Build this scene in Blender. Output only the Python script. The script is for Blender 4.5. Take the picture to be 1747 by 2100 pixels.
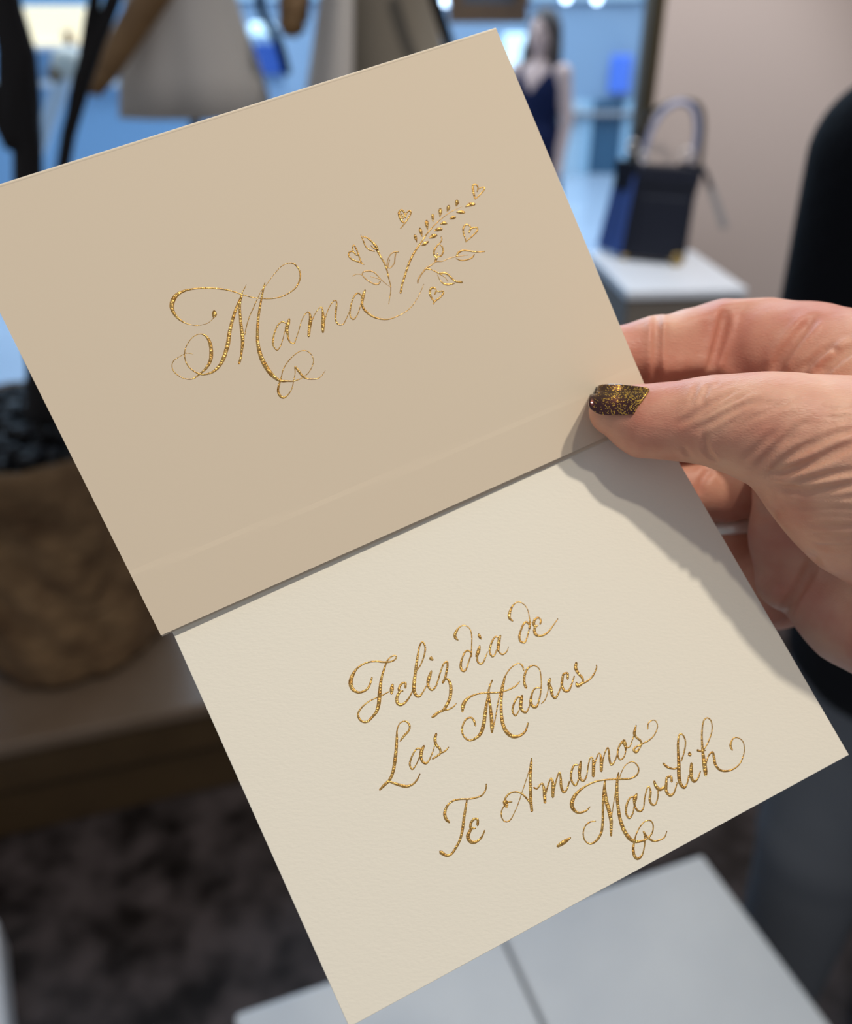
import bpy, bmesh, math, random
import numpy as np
from mathutils import Vector, Matrix

random.seed(7); RNG = np.random.default_rng(7)
for o in list(bpy.data.objects): bpy.data.objects.remove(o)
SC = bpy.context.scene; COL = SC.collection

# ------------------------------------------------------------------ camera
FPX = 1750.0; CX, CY = 873.5, 1050.0
PITCH = math.radians(30.5)
CAM = np.array([0.0, 0.0, 1.55])
CF = np.array([0, math.cos(PITCH), -math.sin(PITCH)])      # forward
CD = np.array([0, -math.sin(PITCH), -math.cos(PITCH)])     # image down
CXA = np.array([1.0, 0, 0])
cam = bpy.data.cameras.new('camera'); camo = bpy.data.objects.new('camera', cam); COL.objects.link(camo)
camo.location = CAM; camo.rotation_euler = (math.pi/2 - PITCH, 0, 0)
cam.sensor_fit = 'HORIZONTAL'; cam.sensor_width = 36.0; cam.lens = 36.0*FPX/1747.0
cam.clip_start = 0.01; cam.clip_end = 100
cam.dof.use_dof = True; cam.dof.focus_distance = 0.212; cam.dof.aperture_fstop = 9.6
SC.camera = camo

# ------------------------------------------------------------------ world, lamps, exposure
W = bpy.data.worlds.new('world'); SC.world = W; W.use_nodes = True
bg = W.node_tree.nodes['Background']; bg.inputs[0].default_value = (0.84, 0.89, 1.0, 1); bg.inputs[1].default_value = 0.31
vs = SC.view_settings; vs.view_transform = 'Standard'; vs.look = 'None'; vs.gamma = 1; vs.exposure = 0.0
vs.use_curve_mapping = False
def spot(name, loc, target, power, color, radius=0.04, angle=60):
    l = bpy.data.lights.new(name, 'SPOT'); l.energy = power; l.color = color; l.shadow_soft_size = radius
    l.spot_size = math.radians(angle); l.spot_blend = 0.5
    o = bpy.data.objects.new(name, l); COL.objects.link(o); o.location = loc
    o.rotation_euler = (Vector(target)-Vector(loc)).to_track_quat('-Z', 'Y').to_euler(); return o
def area(name, loc, target, power, color, sx, sy):
    l = bpy.data.lights.new(name, 'AREA'); l.shape = 'RECTANGLE'; l.size = sx; l.size_y = sy; l.energy = power; l.color = color
    o = bpy.data.objects.new(name, l); COL.objects.link(o); o.location = loc
    o.rotation_euler = (Vector(target)-Vector(loc)).to_track_quat('-Z', 'Y').to_euler(); return o
WARM = (1.0, 0.925, 0.80)
spot('ceiling_spot', (0.55, -0.06, 2.95), (0.0, 0.2, 1.4), 55, WARM, 0.035, 50)
spot('ceiling_spot', (0.28, -0.24, 2.95), (0.0, 0.2, 1.4), 21, WARM, 0.035, 50)
spot('display_spot', (0.55, 1.75, 2.95), (0.66, 2.3, .95), 100, (.88, .94, 1.0), 0.06, 50)
spot('wall_fill', (1.25, 1.1, 2.95), (1.2, 2.6, 1.2), 70, (1.0, .95, .92), 0.1, 100)  # added, unseen fill lamp that brightens the beige wall
area('concourse_skylight', (-0.5, 7.0, 4.6), (-0.5, 6.0, 0), 1000, (0.72, 0.85, 1.0), 9, 6)

# ------------------------------------------------------------------ pixel helpers
def ray(px, py): return CXA*((px-CX)/FPX) + CD*((py-CY)/FPX) + CF
def at_y(px, py, Y): r = ray(px, py); return CAM + r*(Y/r[1])
def at_z(px, py, Z): r = ray(px, py); return CAM + r*((Z-CAM[2])/r[2])
def camp(px, py, z):            # pixel + depth along the axis (metres) -> camera frame (x right, y down, z forward), metres
    return np.array([(px-CX)*z/FPX, (py-CY)*z/FPX, z])
def c2w(p):
    p = np.asarray(p, float); return CAM + p[..., 0:1]*CXA + p[..., 1:2]*CD + p[..., 2:3]*CF

# ------------------------------------------------------------------ materials
def srgb(*c): return tuple(((v/255)/12.92 if v/255 <= .04045 else ((v/255+.055)/1.055)**2.4) for v in c) + (1,)
def mat(name, col, rough=.6, metal=0., noise=None, bump=None, emit=None, sss=0, coat=0, spec=.5):
    """noise=(scale, colour2, contrast, detail); bump=(scale, strength, distance, stretch)"""
    m = bpy.data.materials.new(name); m.use_nodes = True
    n = m.node_tree.nodes; L = m.node_tree.links; b = n['Principled BSDF']
    b.inputs['Base Color'].default_value = col; b.inputs['Roughness'].default_value = rough; b.inputs['Metallic'].default_value = metal
    b.inputs['Specular IOR Level'].default_value = spec
    if coat: b.inputs['Coat Weight'].default_value = coat; b.inputs['Coat Roughness'].default_value = .05
    if sss:
        b.inputs['Subsurface Weight'].default_value = sss; b.inputs['Subsurface Radius'].default_value = (1, .35, .2); b.inputs['Subsurface Scale'].default_value = .003
    tc = n.new('ShaderNodeTexCoord')
    if noise:
        t = n.new('ShaderNodeTexNoise'); t.inputs['Scale'].default_value = noise[0]; t.inputs['Detail'].default_value = noise[3] if len(noise) > 3 else 5
        r = n.new('ShaderNodeValToRGB'); c = noise[2]; r.color_ramp.elements[0].position = .5-c; r.color_ramp.elements[1].position = .5+c
        r.color_ramp.elements[0].color = col; r.color_ramp.elements[1].color = noise[1]
        L.new(tc.outputs['Object'], t.inputs['Vector']); L.new(t.outputs['Fac'], r.inputs[0]); L.new(r.outputs[0], b.inputs['Base Color'])
    if bump:
        mp = n.new('ShaderNodeMapping'); mp.inputs['Scale'].default_value = bump[3] if len(bump) > 3 else (1, 1, 1)
        t = n.new('ShaderNodeTexNoise'); t.inputs['Scale'].default_value = bump[0]; t.inputs['Detail'].default_value = 4
        bp = n.new('ShaderNodeBump'); bp.inputs['Strength'].default_value = bump[1]; bp.inputs['Distance'].default_value = bump[2]
        L.new(tc.outputs['Object'], mp.inputs[0]); L.new(mp.outputs[0], t.inputs['Vector']); L.new(t.outputs['Fac'], bp.inputs['Height']); L.new(bp.outputs[0], b.inputs['Normal'])
    if emit:
        b.inputs['Emission Color'].default_value = emit[0]; b.inputs['Emission Strength'].default_value = emit[1]
    return m
M = {}
M['envelope'] = mat('envelope_paper', srgb(224, 207, 183), .75, bump=(900, .05, .0002, (1, 1, 1)), spec=.25)
M['card'] = mat('card_paper', srgb(240, 233, 217), .85, bump=(700, .22, .0003, (1, 2.2, 2.2)), spec=.2)
M['gold'] = mat('gold_ink', srgb(232, 192, 116), .34, .8, noise=(900, srgb(176, 124, 54), .22, 3), bump=(1500, .7, .0004))
M['gold_fine'] = mat('gold_ink_fine', srgb(214, 176, 116), .42, .5, noise=(700, srgb(180, 136, 80), .25, 3), bump=(1200, .4, .0003))
M['marble_floor'] = mat('dark_marble', srgb(20, 15, 14), .28, noise=(12, srgb(80, 71, 70), .15, 6), spec=.5)
M['dark_stone'] = mat('dark_brown_stone', srgb(80, 61, 36), .5, noise=(8, srgb(66, 49, 28), .3))
M['concourse'] = mat('concourse_floor', srgb(150, 160, 172), .22, noise=(1.3, srgb(168, 177, 188), .3))
M['wall'] = mat('beige_plaster', srgb(196, 178, 168), .9)
M['wall_grey'] = mat('concourse_wall', srgb(140, 160, 180), .6)
M['stone_slab'] = mat('brown_limestone', srgb(124, 106, 90), .35, noise=(6, srgb(104, 86, 68), .3))
M['white_marble'] = mat('white_marble', srgb(226, 227, 226), .28, noise=(3.2, srgb(204, 207, 210), .2, 7))
M['white_lacquer'] = mat('white_lacquer', srgb(226, 228, 232), .3)
M['taupe'] = mat('taupe_panel', srgb(120, 110, 98), .6)
M['terracotta'] = mat('rough_stone', srgb(92, 66, 40), .9, noise=(11, srgb(138, 108, 74), .2, 8), bump=(30, .8, .02))
M['bark'] = mat('black_bark', srgb(26, 20, 18), .8, bump=(60, .8, .01, (1, 1, .25)))
M['pebble'] = mat('black_pebble', srgb(18, 15, 15), .42, spec=.35)
M['navy'] = mat('navy_leather', srgb(7, 11, 28), .42, bump=(300, .2, .001))
M['blue_leather'] = mat('blue_leather', srgb(54, 80, 146), .4, bump=(300, .2, .001))
M['handle_grey'] = mat('lilac_handle', srgb(150, 152, 176), .4)
M['strap_grey'] = mat('grey_strap', srgb(150, 144, 142), .5)
M['dark_metal'] = mat('gunmetal', srgb(70, 66, 60), .35, .7)
M['silver'] = mat('silver', srgb(236, 226, 218), .35, .55)
M['brass'] = mat('brass', srgb(176, 150, 96), .3, 1.)
M['brass_dull'] = mat('brushed_bronze', srgb(110, 108, 98), .4, .6)
M['garment'] = mat('cream_wool', srgb(214, 206, 196), .95, bump=(160, .4, .003))
M['garment_taupe'] = mat('taupe_wool', srgb(134, 124, 108), .95, bump=(160, .4, .003))
M['wood_arm'] = mat('oak_wood', srgb(150, 116, 74), .5, noise=(14, srgb(120, 88, 52), .3))
M['wood'] = mat('walnut', srgb(138, 92, 48), .5, noise=(10, srgb(108, 68, 34), .3))
M['canvas'] = mat('grey_canvas', srgb(104, 98, 100), .8)
M['black_cloth'] = mat('black_cloth', srgb(10, 11, 16), .9, bump=(80, .5, .004), spec=.2)
M['charcoal'] = mat('charcoal_cloth', srgb(100, 103, 108), .95, bump=(120, .4, .003), spec=.2)
M['navy_cloth'] = mat('navy_cloth', srgb(22, 28, 58), .9, spec=.2)
M['skin_far'] = mat('skin_pale', srgb(216, 176, 160), .6)
M['hair'] = mat('brown_hair', srgb(70, 52, 42), .6, bump=(60, .6, .006, (6, 6, .5)))
M['lip'] = mat('lip', srgb(160, 80, 76), .5)
M['eye'] = mat('eye_dark', srgb(30, 24, 22), .3)
M['shoe'] = mat('black_shoe', srgb(16, 16, 18), .3)
M['teal_panel'] = mat('teal_panel', srgb(58, 92, 116), .25)
M['pale_post'] = mat('pale_blue_post', srgb(160, 190, 208), .3)
M['ice_panel'] = mat('ice_blue_panel', srgb(180, 200, 212), .3)
M['blue_panel'] = mat('sky_blue_panel', srgb(140, 185, 225), .35)
M['lit_warm'] = mat('lit_display', srgb(255, 232, 196), .6, emit=(srgb(255, 226, 180), 1.0))
M['lit_sign'] = mat('blue_sign', srgb(84, 122, 214), .5, emit=(srgb(90, 130, 235), .06))
M['bulb'] = mat('bulb', srgb(230, 240, 255), .5, emit=(srgb(225, 238, 255), 6.0))
M['lit_white'] = mat('white_lightbox', srgb(225, 240, 245), .6, emit=(srgb(210, 235, 245), .9))
M['blue_paper'] = mat('blue_card', srgb(30, 74, 152), .6)
M['cream_knob'] = mat('cream_knob', srgb(238, 222, 200), .6)
def glass_mat():
    m = bpy.data.materials.new('shop_glass'); m.use_nodes = True; n = m.node_tree.nodes; L = m.node_tree.links
    n.remove(n['Principled BSDF']); out = n['Material Output']
    t = n.new('ShaderNodeBsdfTransparent'); t.inputs[0].default_value = (.86, .93, .98, 1)
    g = n.new('ShaderNodeBsdfGlossy'); g.inputs['Roughness'].default_value = .03; g.inputs[0].default_value = (.9, .95, 1, 1)
    f = n.new('ShaderNodeFresnel'); f.inputs[0].default_value = 1.4; mx = n.new('ShaderNodeMixShader')
    L.new(f.outputs[0], mx.inputs[0]); L.new(t.outputs[0], mx.inputs[1]); L.new(g.outputs[0], mx.inputs[2]); L.new(mx.outputs[0], out.inputs[0])
    return m
M['glass'] = glass_mat()
def skin_mat():
    m = mat('hand_skin', srgb(214, 160, 138), .48, sss=.25, spec=.4)
    n = m.node_tree.nodes; L = m.node_tree.links; b = n['Principled BSDF']
    tc = n.new('ShaderNodeTexCoord')
    t = n.new('ShaderNodeTexNoise'); t.inputs['Scale'].default_value = 45; t.inputs['Detail'].default_value = 3
    r = n.new('ShaderNodeValToRGB'); e = r.color_ramp.elements
    e[0].position = .36; e[0].color = srgb(200, 132, 110); e[1].position = .64; e[1].color = srgb(220, 170, 143)
    L.new(tc.outputs['Object'], t.inputs['Vector']); L.new(t.outputs['Fac'], r.inputs[0]); L.new(r.outputs[0], b.inputs['Base Color'])
    v = n.new('ShaderNodeTexVoronoi'); v.feature = 'DISTANCE_TO_EDGE'; v.inputs['Scale'].default_value = 900
    mp = n.new('ShaderNodeMapping'); mp.inputs['Rotation'].default_value = (0, .5, .4); mp.inputs['Scale'].default_value = (.6, 1.6, 1.6)
    L.new(tc.outputs['Object'], mp.inputs[0]); L.new(mp.outputs[0], v.inputs['Vector'])
    bp = n.new('ShaderNodeBump'); bp.inputs['Strength'].default_value = .25; bp.inputs['Distance'].default_value = .0004
    L.new(v.outputs['Distance'], bp.inputs['Height'])
    w = n.new('ShaderNodeTexNoise'); w.inputs['Scale'].default_value = 260; w.inputs['Detail'].default_value = 3
    mp2 = n.new('ShaderNodeMapping'); mp2.inputs['Rotation'].default_value = (0, 0, .35); mp2.inputs['Scale'].default_value = (.25, 1.0, 1.0)
    L.new(tc.outputs['Object'], mp2.inputs[0]); L.new(mp2.outputs[0], w.inputs['Vector'])
    bp2 = n.new('ShaderNodeBump'); bp2.inputs['Strength'].default_value = .3; bp2.inputs['Distance'].default_value = .0009
    L.new(w.outputs['Fac'], bp2.inputs['Height']); L.new(bp.outputs[0], bp2.inputs['Normal']); L.new(bp2.outputs[0], b.inputs['Normal'])
    return m
M['skin'] = skin_mat()
def nail_mat():
    m = bpy.data.materials.new('nail_polish'); m.use_nodes = True; n = m.node_tree.nodes; L = m.node_tree.links; b = n['Principled BSDF']
    uv = n.new('ShaderNodeUVMap'); sep = n.new('ShaderNodeSeparateXYZ'); L.new(uv.outputs[0], sep.inputs[0])
    r = n.new('ShaderNodeValToRGB'); e = r.color_ramp.elements
    e[0].position = .0; e[0].color = srgb(96, 60, 34); e[1].position = .95; e[1].color = srgb(66, 14, 18)
    x = e.new(.35); x.color = srgb(92, 64, 34); x = e.new(.6); x.color = srgb(74, 30, 22)
    L.new(sep.outputs[1], r.inputs[0])
    tc = n.new('ShaderNodeTexCoord'); v = n.new('ShaderNodeTexVoronoi'); v.inputs['Scale'].default_value = 4200
    L.new(tc.outputs['Object'], v.inputs['Vector'])
    sc = n.new('ShaderNodeSeparateColor'); L.new(v.outputs['Color'], sc.inputs[0])
    # flake threshold falls towards the cuticle
    mm = n.new('ShaderNodeMath'); mm.operation = 'MULTIPLY_ADD'; L.new(sep.outputs[0], mm.inputs[0]); mm.inputs[1].default_value = -.42; mm.inputs[2].default_value = 1.02
    gt = n.new('ShaderNodeMath'); gt.operation = 'GREATER_THAN'; L.new(sc.outputs[0], gt.inputs[0]); L.new(mm.outputs[0], gt.inputs[1])
    mx = n.new('ShaderNodeMix'); mx.data_type = 'RGBA'; L.new(gt.outputs[0], mx.inputs['Factor']); L.new(r.outputs[0], mx.inputs['A'])
    mx.inputs['B'].default_value = srgb(214, 168, 62); L.new(mx.outputs['Result'], b.inputs['Base Color'])
    b.inputs['Metallic'].default_value = .75; b.inputs['Roughness'].default_value = .32
    b.inputs['Coat Weight'].default_value = 1; b.inputs['Coat Roughness'].default_value = .04
    nm = n.new('ShaderNodeBump'); nm.inputs['Strength'].default_value = .6; nm.inputs['Distance'].default_value = .0002
    L.new(sc.outputs[1], nm.inputs['Height']); L.new(nm.outputs[0], b.inputs['Normal'])
    return m
M['nail'] = nail_mat()

# ------------------------------------------------------------------ object helpers
def setp(o, label=None, cat=None, group=None, kind=None):
    for k, v in (('label', label), ('category', cat), ('group', group), ('kind', kind)):
        if v: o[k] = v
    return o
def empty(name, loc=(0, 0, 0), rz=0):
    o = bpy.data.objects.new(name, None); COL.objects.link(o); o.location = loc; o.rotation_euler = (0, 0, rz); o.empty_display_size = .02; return o
def meshobj(name, verts, faces, m, parent=None, smooth=False):
    me = bpy.data.meshes.new(name); me.from_pydata([tuple(map(float, v)) for v in verts], [], [tuple(map(int, f)) for f in faces]); me.update()
    if smooth: me.polygons.foreach_set('use_smooth', [True]*len(me.polygons))
    me.materials.append(M[m] if isinstance(m, str) else m)
    o = bpy.data.objects.new(name, me); COL.objects.link(o)
    if parent is not None: o.parent = parent
    return o
def bevel(o, w, seg=2):
    b = o.modifiers.new('bevel', 'BEVEL'); b.width = w; b.segments = seg; b.limit_method = 'ANGLE'; return o
BOXF = [(0, 3, 2, 1), (4, 5, 6, 7), (0, 1, 5, 4), (1, 2, 6, 5), (2, 3, 7, 6), (3, 0, 4, 7)]
def box(name, c, s, m, parent=None, bv=.004, rz=0):
    x, y, z = s[0]/2, s[1]/2, s[2]/2
    V = [(-x, -y, -z), (x, -y, -z), (x, y, -z), (-x, y, -z), (-x, -y, z), (x, -y, z), (x, y, z), (-x, y, z)]
    o = meshobj(name, V, BOXF, m, parent); o.location = c; o.rotation_euler = (0, 0, rz)
    if bv: bevel(o, bv)
    return o
def hexa(name, bottom, top, m, parent=None, bv=.004):
    """prism from 4 bottom + 4 top points"""
    o = meshobj(name, list(bottom)+list(top), BOXF, m, parent)
    if bv: bevel(o, bv)
    return o
def catmull(P, step):
    P = np.asarray(P, float)
    if len(P) < 3:
        n = max(2, int(np.linalg.norm(P[-1, :2]-P[0, :2])/step)+1); t = np.linspace(0, 1, n)[:, None]; return P[0]*(1-t)+P[-1]*t
    Q = np.vstack([2*P[0]-P[1], P, 2*P[-1]-P[-2]]); out = []
    for i in range(1, len(Q)-2):
        p0, p1, p2, p3 = Q[i-1], Q[i], Q[i+1], Q[i+2]
        n = max(2, int(np.linalg.norm(p2-p1)/step)); t = np.linspace(0, 1, n, endpoint=False)[:, None]
        out.append(.5*((2*p1)+(-p0+p2)*t+(2*p0-5*p1+4*p2-p3)*t**2+(-p0+3*p1-3*p2+p3)*t**3))
    out.append(P[-1:]); return np.vstack(out)
def tube(name, pts, radii, m, parent=None, n=12, step=.03, rough=0):
    A = catmull(np.c_[np.asarray(pts, float), np.asarray(radii, float) if np.ndim(radii) else np.full(len(pts), radii)], step)
    P, R = A[:, :3], np.abs(A[:, 3]); T = np.gradient(P, axis=0); T /= np.linalg.norm(T, axis=1)[:, None]+1e-12
    up = np.array([0, 0, 1.]) if abs(T[0, 2]) < .9 else np.array([1., 0, 0]); V = []; F = []
    u = np.cross(T[0], up); u /= np.linalg.norm(u)
    for i in range(len(P)):
        u = u-T[i]*(u@T[i]); u /= np.linalg.norm(u); w = np.cross(T[i], u)
        for k in range(n):
            a = 2*math.pi*k/n; r = R[i]*(1+rough*math.sin(3*a+i*.9)*.5+rough*RNG.uniform(-.4, .4)); V.append(P[i]+(u*math.cos(a)+w*math.sin(a))*r)
    for i in range(len(P)-1):
        for k in range(n): F.append((i*n+k, i*n+(k+1) % n, (i+1)*n+(k+1) % n, (i+1)*n+k))
    V.append(P[0]-T[0]*R[0]*.6); V.append(P[-1]+T[-1]*R[-1]*.6); a, b = len(V)-2, len(V)-1; e = (len(P)-1)*n
    for k in range(n): F.append((a, (k+1) % n, k)); F.append((b, e+k, e+(k+1) % n))
    return meshobj(name, V, F, m, parent, True)
def lathe(name, prof, m, parent=None, n=48, loc=(0, 0, 0), disp=None, smooth=True):
    V = []; F = []
    for i, (r, z) in enumerate(prof):
        for k in range(n):
            a = 2*math.pi*k/n; rr = r*(1+(disp(a, z) if disp else 0)); V.append((rr*math.cos(a), rr*math.sin(a), z))
    for i in range(len(prof)-1):
        for k in range(n): F.append((i*n+k, i*n+(k+1) % n, (i+1)*n+(k+1) % n, (i+1)*n+k))
    F.append(tuple(range(n-1, -1, -1))); F.append(tuple((len(prof)-1)*n+k for k in range(n)))
    o = meshobj(name, V, F, m, parent, smooth); o.location = loc; return o
def ball(name, c, r, m, parent=None, sc=(1, 1, 1), sub=3):
    bm = bmesh.new(); bmesh.ops.create_icosphere(bm, subdivisions=sub, radius=1)
    for v in bm.verts: v.co = Vector((c[0]+v.co.x*r*sc[0], c[1]+v.co.y*r*sc[1], c[2]+v.co.z*r*sc[2]))
    me = bpy.data.meshes.new(name); bm.to_mesh(me); bm.free(); me.polygons.foreach_set('use_smooth', [True]*len(me.polygons)); me.materials.append(M[m])
    o = bpy.data.objects.new(name, me); COL.objects.link(o)
    if parent is not None: o.parent = parent
    return o
def torus(name, c, axis, R, r, m, parent=None, flat=1.0, n=48, k=10):
    ax = np.array(axis, float); ax /= np.linalg.norm(ax); u = np.cross(ax, [0.3, .9, .1]); u /= np.linalg.norm(u); w = np.cross(ax, u); V = []; F = []
    for i in range(n):
        a = 2*math.pi*i/n; d = u*math.cos(a)+w*math.sin(a)
        for j in range(k):
            b = 2*math.pi*j/k; V.append(np.array(c)+d*(R+r*math.cos(b))+ax*(r*flat*math.sin(b)))
    for i in range(n):
        for j in range(k): F.append((i*k+j, ((i+1) % n)*k+j, ((i+1) % n)*k+(j+1) % k, i*k+(j+1) % k))
    return meshobj(name, V, F, m, parent, True)

# ------------------------------------------------------------------ implicit surfaces
def cone(p, a, b, ra, rb):
    a = np.asarray(a, float); b = np.asarray(b, float); ba = b-a; pa = p-a
    t = np.clip(pa@ba/(ba@ba), 0, 1); return np.linalg.norm(pa-t[:, None]*ba, axis=1)-(ra+(rb-ra)*t)
def chain(p, J, k):
    d = None
    for (a, ra), (b, rb) in zip(J[:-1], J[1:]):
        c = cone(p, a, b, ra, rb); d = c if d is None else smin(d, c, k)
    return d
def ell(p, c, r):
    q = p-np.asarray(c, float); r = np.asarray(r, float); k0 = np.linalg.norm(q/r, axis=1); k1 = np.linalg.norm(q/(r*r), axis=1)+1e-9
    return k0*(k0-1)/k1
def smin(a, b, k):
    h = np.clip(.5+.5*(b-a)/k, 0, 1); return b*(1-h)+a*h-k*h*(1-h)
def smax(a, b, k): return -smin(-a, -b, k)
def nets(f, org, h):
    """surface nets over a sampled field -> verts, quads"""
    s = f < 0; n = np.array(f.shape)-1
    cnt = np.zeros(n); acc = np.zeros((*n, 3)); idx = np.stack(np.meshgrid(*[np.arange(k) for k in n], indexing='ij'), -1).astype(float)
    cs = [(i, j, k) for i in (0, 1) for j in (0, 1) for k in (0, 1)]
    sl = lambda c: tuple(slice(c[d], c[d]+n[d]) for d in range(3))
    for a in cs:
        for d in range(3):
            if a[d]: continue
            b = list(a); b[d] = 1; b = tuple(b); fa, fb = f[sl(a)], f[sl(b)]; x = s[sl(a)] != s[sl(b)]
            t = np.where(x, fa/np.where(x, fa-fb, 1), 0); q = np.zeros((*n, 3)); q[:] = a; q[..., d] = t
            acc += q*x[..., None]; cnt += x
    act = cnt > 0; vid = -np.ones(n, int); vid[act] = np.arange(act.sum())
    V = org+h*(idx[act]+acc[act]/cnt[act][:, None]); Q = []
    for d in range(3):
        e, g = [(1, 2), (2, 0), (0, 1)][d]
        A = [slice(None)]*3; B = [slice(None)]*3; A[d] = slice(0, -1); B[d] = slice(1, None)
        for ax in (e, g): A[ax] = slice(1, -1); B[ax] = slice(1, -1)
        sa, sb = s[tuple(A)], s[tuple(B)]; I = np.argwhere(sa != sb); flip = sa[tuple(I.T)]
        I[:, e] += 1; I[:, g] += 1
        q = []
        for (oe, og) in ((-1, -1), (0, -1), (0, 0), (-1, 0)):
            J = I.copy(); J[:, e] += oe; J[:, g] += og; q.append(vid[tuple(J.T)])
        q = np.stack(q, 1); q[~flip] = q[~flip][:, ::-1]; Q.append(q)
    return V, np.vstack(Q)
def sdf_mesh(name, fn, lo, hi, h, m, parent=None, coarse=3, band=None, post=None):
    lo = np.asarray(lo, float); hi = np.asarray(hi, float); nc = np.ceil((hi-lo)/(h*coarse)).astype(int)+1
    ax = [lo[d]+h*coarse*np.arange(nc[d]) for d in range(3)]
    G = np.stack(np.meshgrid(*ax, indexing='ij'), -1).reshape(-1, 3); fc = fn(G).reshape(nc)
    up = fc
    for d in range(3):
        k = (nc[d]-1)*coarse+1; x = np.arange(k)/coarse; i0 = np.minimum(x.astype(int), nc[d]-2); t = x-i0
        sh = [1, 1, 1]; sh[d] = -1; t = t.reshape(sh); up = np.take(up, i0, d)*(1-t)+np.take(up, i0+1, d)*t
    near = np.abs(up) < (band or h*coarse*1.2); I = np.argwhere(near); P = lo+h*I
    val = np.empty(len(P))
    for i in range(0, len(P), 200000): val[i:i+200000] = fn(P[i:i+200000])
    up = up.copy(); up[near] = val
    V, Q = nets(up, lo, h)
    for _ in range(1):
        e = h*.3; d0 = fn(V); g = np.stack([fn(V+np.eye(3)[k]*e)-d0 for k in range(3)], 1)/e
        V = V-np.clip(d0, -h, h)[:, None]*g/np.maximum((g*g).sum(1), .2)[:, None]
    if post is not None: V = post(V)
    me = bpy.data.meshes.new(name); me.vertices.add(len(V)); me.vertices.foreach_set('co', V.astype(np.float32).ravel())
    me.loops.add(Q.size); me.loops.foreach_set('vertex_index', Q.astype(np.int32).ravel()); me.polygons.add(len(Q))
    me.polygons.foreach_set('loop_start', np.arange(0, Q.size, 4, dtype=np.int32)); me.polygons.foreach_set('loop_total', np.full(len(Q), 4, np.int32))
    me.update(calc_edges=True); me.validate(); me.polygons.foreach_set('use_smooth', [True]*len(me.polygons)); me.materials.append(M[m] if isinstance(m, str) else m)
    o = bpy.data.objects.new(name, me); COL.objects.link(o)
    if parent is not None: o.parent = parent
    return o
# ================================================================== SETTING
def struct(o): o['kind'] = 'structure'; return o
WALLY = 2.6
struct(box('floor', (0, .7, -.05), (5.4, 4.4, .1), 'marble_floor', bv=0))
struct(box('floor_concourse', (0, 9.0, -.05), (24, 12.2, .1), 'concourse', bv=0))
wx = at_y(1350, 140, WALLY)[0]
struct(box('wall_back', (wx+1.1, WALLY+.05, 1.5), (2.2, .10, 3.0), 'wall', bv=.003))
# bronze jamb of the storefront beside the beige wall
tj = struct(box('trim_1', (wx-.012, WALLY+.05, 1.5), (.022, .06, 3.0), 'dark_metal'))
box('brass_strip', (.006, -.035, 0), (.008, .012, 3.0), 'brass', tj, .002)
box('bronze_post', (-.022, .0, 0), (.018, .04, 3.0), 'brass_dull', tj, .002)
# storefront glass
w1 = struct(box('window_1', (wx-.04-1.75, WALLY+.05, 1.55), (3.5, .012, 3.1), 'glass', bv=0))
box('window_frame', (0, 0, -1.52), (3.5, .06, .06), 'brass_dull', w1, .003)
box('window_frame', (0, 0, 1.52), (3.5, .06, .06), 'brass_dull', w1, .003)
# far side of the concourse: panels on a backing wall
FY = 9.8
wf = struct(box('wall_far', (0, FY+.3, 2.2), (24, .2, 4.4), 'wall_grey', bv=0))
i = 0; x = -7.0
mats = ['ice_panel', 'pale_post', 'wall_grey', 'ice_panel', 'ice_panel', 'pale_post']
while x < 6.0:
    w = (.42, .62, .34, .8)[i % 4]
    box('panel', (x+w/2, -.13, -.07+.95), (w-.03, .06, 2.9), mats[i % 6], wf, .004)
    box('base_panel', (x+w/2, -.13, -2.2+.36), (w-.03, .05, .72), 'teal_panel' if i % 3 else 'ice_panel', wf, .004)
    box('post', (x, -.17, -2.2+.36), (.09, .05, .72), 'pale_post', wf, .004)
    x += w; i += 1
rz_ = at_y(1250, 235, FY)[2]
box('rail', (0, -.2, rz_-2.2), (14, .08, .05), 'strap_grey', wf, .01)
# window platform (limestone), a raised display step in front of the glass
PH = .285
e1 = at_z(0, 1530, PH); e2 = at_z(415, 1445, PH); u = (e2-e1)/np.linalg.norm(e2-e1); v = np.array([-u[1], u[0], 0])
pr = empty('display_platform', (e2[0], e2[1], 0)); setp(pr, 'brown limestone display step that carries the rough stone planter', 'platform')
def plat(name, z0, z1, inset, m, right=.45):
    f0 = -1.6*u+inset*v; f1 = right*u+inset*v-inset*u
    b1 = np.array([right-.05, WALLY+.01-e2[1], 0]); b0 = np.array([-1.9, WALLY+.01-e2[1], 0])
    bt = [p+np.array([0, 0, z0]) for p in (f0, f1, b1, b0)]; tp = [p+np.array([0, 0, z1]) for p in (f0, f1, b1, b0)]
    return hexa(name, bt, tp, m, pr, .006)
plat('top_slab', PH-.035, PH, 0, 'stone_slab')
plat('fascia', PH-.14, PH-.035, .012, 'dark_stone')
plat('plinth', 0, PH-.14, .03, 'dark_stone')
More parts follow.
